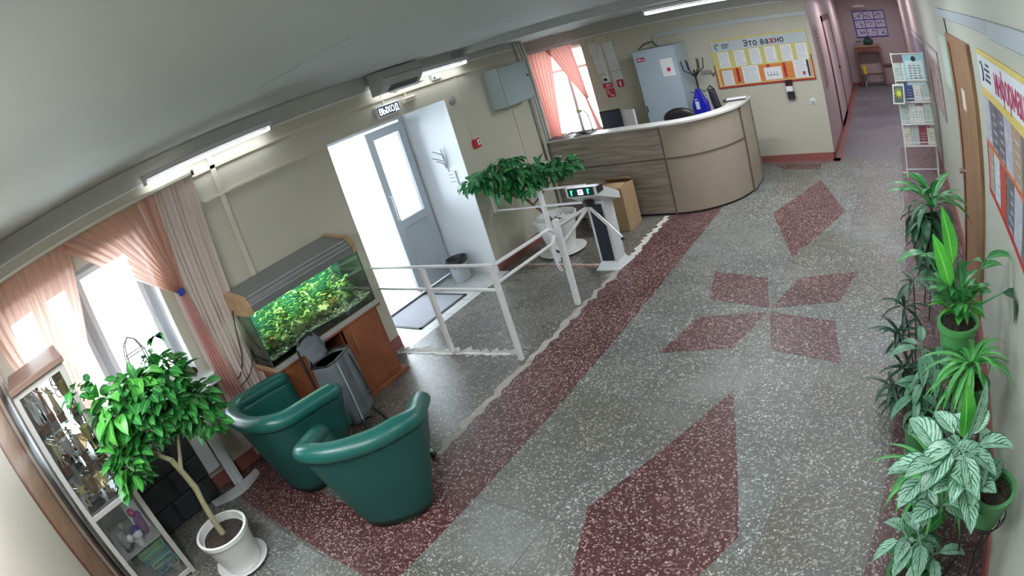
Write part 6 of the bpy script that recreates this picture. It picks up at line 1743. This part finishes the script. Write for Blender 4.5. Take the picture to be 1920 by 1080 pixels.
MB().box((XR - .012, 5.50, 1.50), (XR - .001, 6.05, 2.0), mat('mint frame', (.45, .62, .52), .4)).build('frame', None, o); MB().box((XR - .015, 5.55, 1.54), (XR - .012, 6.0, 1.96), mat('mint sheet', (.55, .68, .6), .4)).build('sheet', None, o)
wallboard('tall photo collage board with reddish lower half behind the leaflet rack', 6.7, 8.3, .95, 1.75, .12, 3, 6, mat('grey heading', (.45, .45, .45), .4), mat('grey brown board', (.28, .24, .24), .5), 8,
          fields=[mat('collage a', (.32, .24, .24), .5, var=.5, scale=14), mat('collage b', (.18, .12, .12), .5, var=.5, scale=14), mat('collage c', (.38, .20, .14), .5, var=.4, scale=14)], nm='photo_board')
wallboard('long purple grey photo board farther down the right corridor wall', 8.7, 11.8, .95, 1.75, .1, 3, 8, mat('grey heading', (.45, .45, .45)), mat('grey brown board', (.28, .24, .24)), 9,
          fields=[mat('collage d', (.30, .26, .32), .5, var=.5, scale=14), mat('collage e', (.20, .18, .26), .5, var=.5, scale=14)], nm='photo_board')
o = thing('duct_cover', 'pale blue-grey cable duct running along the right wall above the door', 'cable duct', (XR, 3.0, 2.16))
DUC = mat('blue grey duct', (.34, .40, .43), .4)
MB().box((XR - .03, YF, 2.17), (XR, 3.05, 2.265), DUC, .003).build('duct', None, o); MB().box((XR - .03, 3.06, 2.19), (XR, 5.6, 2.265), DUC, .003).build('duct', None, o)
run('cable_cover', 'dark vertical cable above the left side of the brown door', [((XR - .012, 5.22, 2.05), (XR, 5.24, 2.20))], DARK)

# leaflet rack
o = thing('leaflet_rack', 'white wire leaflet rack full of brochures standing against the right wall', 'leaflet rack', (.36, 7.85, 0))
WW = mat('white wire', (.68, .70, .68), .35)
FX0, FX1, FY = .08, .56, 7.78
b = MB()
for x in (FX0, FX1): b.tube([(x, FY + .02, .01), (x, FY + .28, 1.62)], .010, 8, WW); b.tube([(x, FY + .34, .01), (x, FY + .29, 1.60)], .009, 8, WW); b.tube([(x, FY - .05, .012), (x, FY + .38, .012)], .010, 8, WW)
for z_ in (.10, .8, 1.60): b.tube([(FX0, FY + .02 + .26 * z_ / 1.62, z_), (FX1, FY + .02 + .26 * z_ / 1.62, z_)], .008, 6, WW)
b.build('wire_frame', None, o)
LV = [.42, .70, .98, 1.26]
for z_ in LV:
    b = MB(); yb = FY + .02 + .26 * z_ / 1.62
    b.box((FX0, yb - .09, z_), (FX1, yb, z_ + .006), WW)
    for q in (0, .05): b.tube([(FX0, yb - .01, z_ + q + .02), (FX0, yb - .10, z_ + q), (FX1, yb - .10, z_ + q), (FX1, yb - .01, z_ + q + .02)], .005, 6, WW)
    b.build('wire_pocket', None, o)
BR_ = [mat('leaflet ' + n_, c, .45, var=.25, scale=25) for n_, c in (('white', (.62, .66, .64)), ('grey', (.42, .46, .45)), ('pale green', (.42, .52, .46)), ('maroon', (.25, .05, .07)), ('blue', (.05, .08, .25)), ('cream', (.60, .58, .48)))]
rr = random.Random(5); LN = {0: 'white', 1: 'grey', 2: 'pale green', 3: 'maroon', 4: 'dark blue', 5: 'cream'}
for li, z_ in enumerate(LV):
    yb = FY + .02 + .26 * z_ / 1.62
    for k in range(4):
        m_ = rr.choice((0, 0, 1, 2, 5, 3)) if not (li == 2 and k == 1) else 4
        x = FX0 + .005 + k * .12; h = rr.uniform(.21, .26)
        o2 = thing('brochure', f'{LN[m_]} brochure, {ORD[k]} from the left on the {["lowest", "second", "third", "top"][li]} level of the leaflet rack', 'brochure', (x + .05, yb - .05, z_ + .01), 'brochures in the leaflet rack')
        t = MB().obox((x + .05, yb - .05 + .02, z_ + .012 + h / 2), (.056, .010, h / 2), ((1, 0, 0), (0, 1, -.15), (0, .15, 1)), BR_[m_])
        for q in range(4): t.obox((x + .05, yb - .043 + .011 * (q - 2) * .4 - .0, z_ + .05 + q * .035), (.035, .0015, .004), ((1, 0, 0), (0, 1, -.15), (0, .15, 1)), mat('grey print', (.36, .40, .44), .6))
        t.build('cover', None, o2)
o = thing('poster', 'light blue poster with dark round emblem on the front of the leaflet rack', 'poster', (.38, 7.94, 1.25))
yp = 7.93
MB().box((.24, yp, 1.17), (.55, yp + .006, 1.60), mat('light blue poster', (.30, .58, .64), .4)).build('sheet', None, o)
t = MB().box((.265, yp - .003, 1.20), (.525, yp, 1.52), mat('pale poster field', (.62, .74, .76), .4))
MB().lathe([(.035, 0), (.035, .002), (0, .002)], (.395, yp - .003, 1.545), 20, DKI, (0, -1, 0)).build('emblem', None, o)
r2 = random.Random(2)
for i in range(7):
    for j in range(3): t.box((.30 + j * .07, yp - .005, 1.25 + i * .033), (.30 + j * .07 + r2.uniform(.03, .055), yp - .002, 1.262 + i * .033), mat('slate print', (.12, .2, .24), .5))
t.build('text_field', None, o)
o = thing('sun_card', 'framed card with a yellow green sun on the left side of the leaflet rack', 'card', (.06, 7.84, 1.0))
MB().obox((.09, 7.83, 1.10), (.085, .004, .13), ((1, -.15, 0), (.15, 1, 0), (.1, 0, 1)), PAPER).build('frame', None, o)
MB().obox((.09, 7.826, 1.10), (.068, .002, .11), ((1, -.15, 0), (.15, 1, 0), (.1, 0, 1)), mat('dark card', (.12, .16, .14), .5)).build('field', None, o)
b = MB(); b.lathe([(.035, 0), (.035, .004), (0, .004)], (.10, 7.822, 1.11), 16, mat('yellow green sun', (.65, .78, .10), .4), (0, -1, 0))
for k in range(10): a = k * .628; b.obox((.10 + .05 * math.cos(a), 7.820, 1.11 + .05 * math.sin(a)), (.018, .002, .006), ((math.cos(a), 0, math.sin(a)), (0, 1, 0), (-math.sin(a), 0, math.cos(a))), mat('yellow green sun', (.65, .78, .10)))
b.build('sun', None, o)
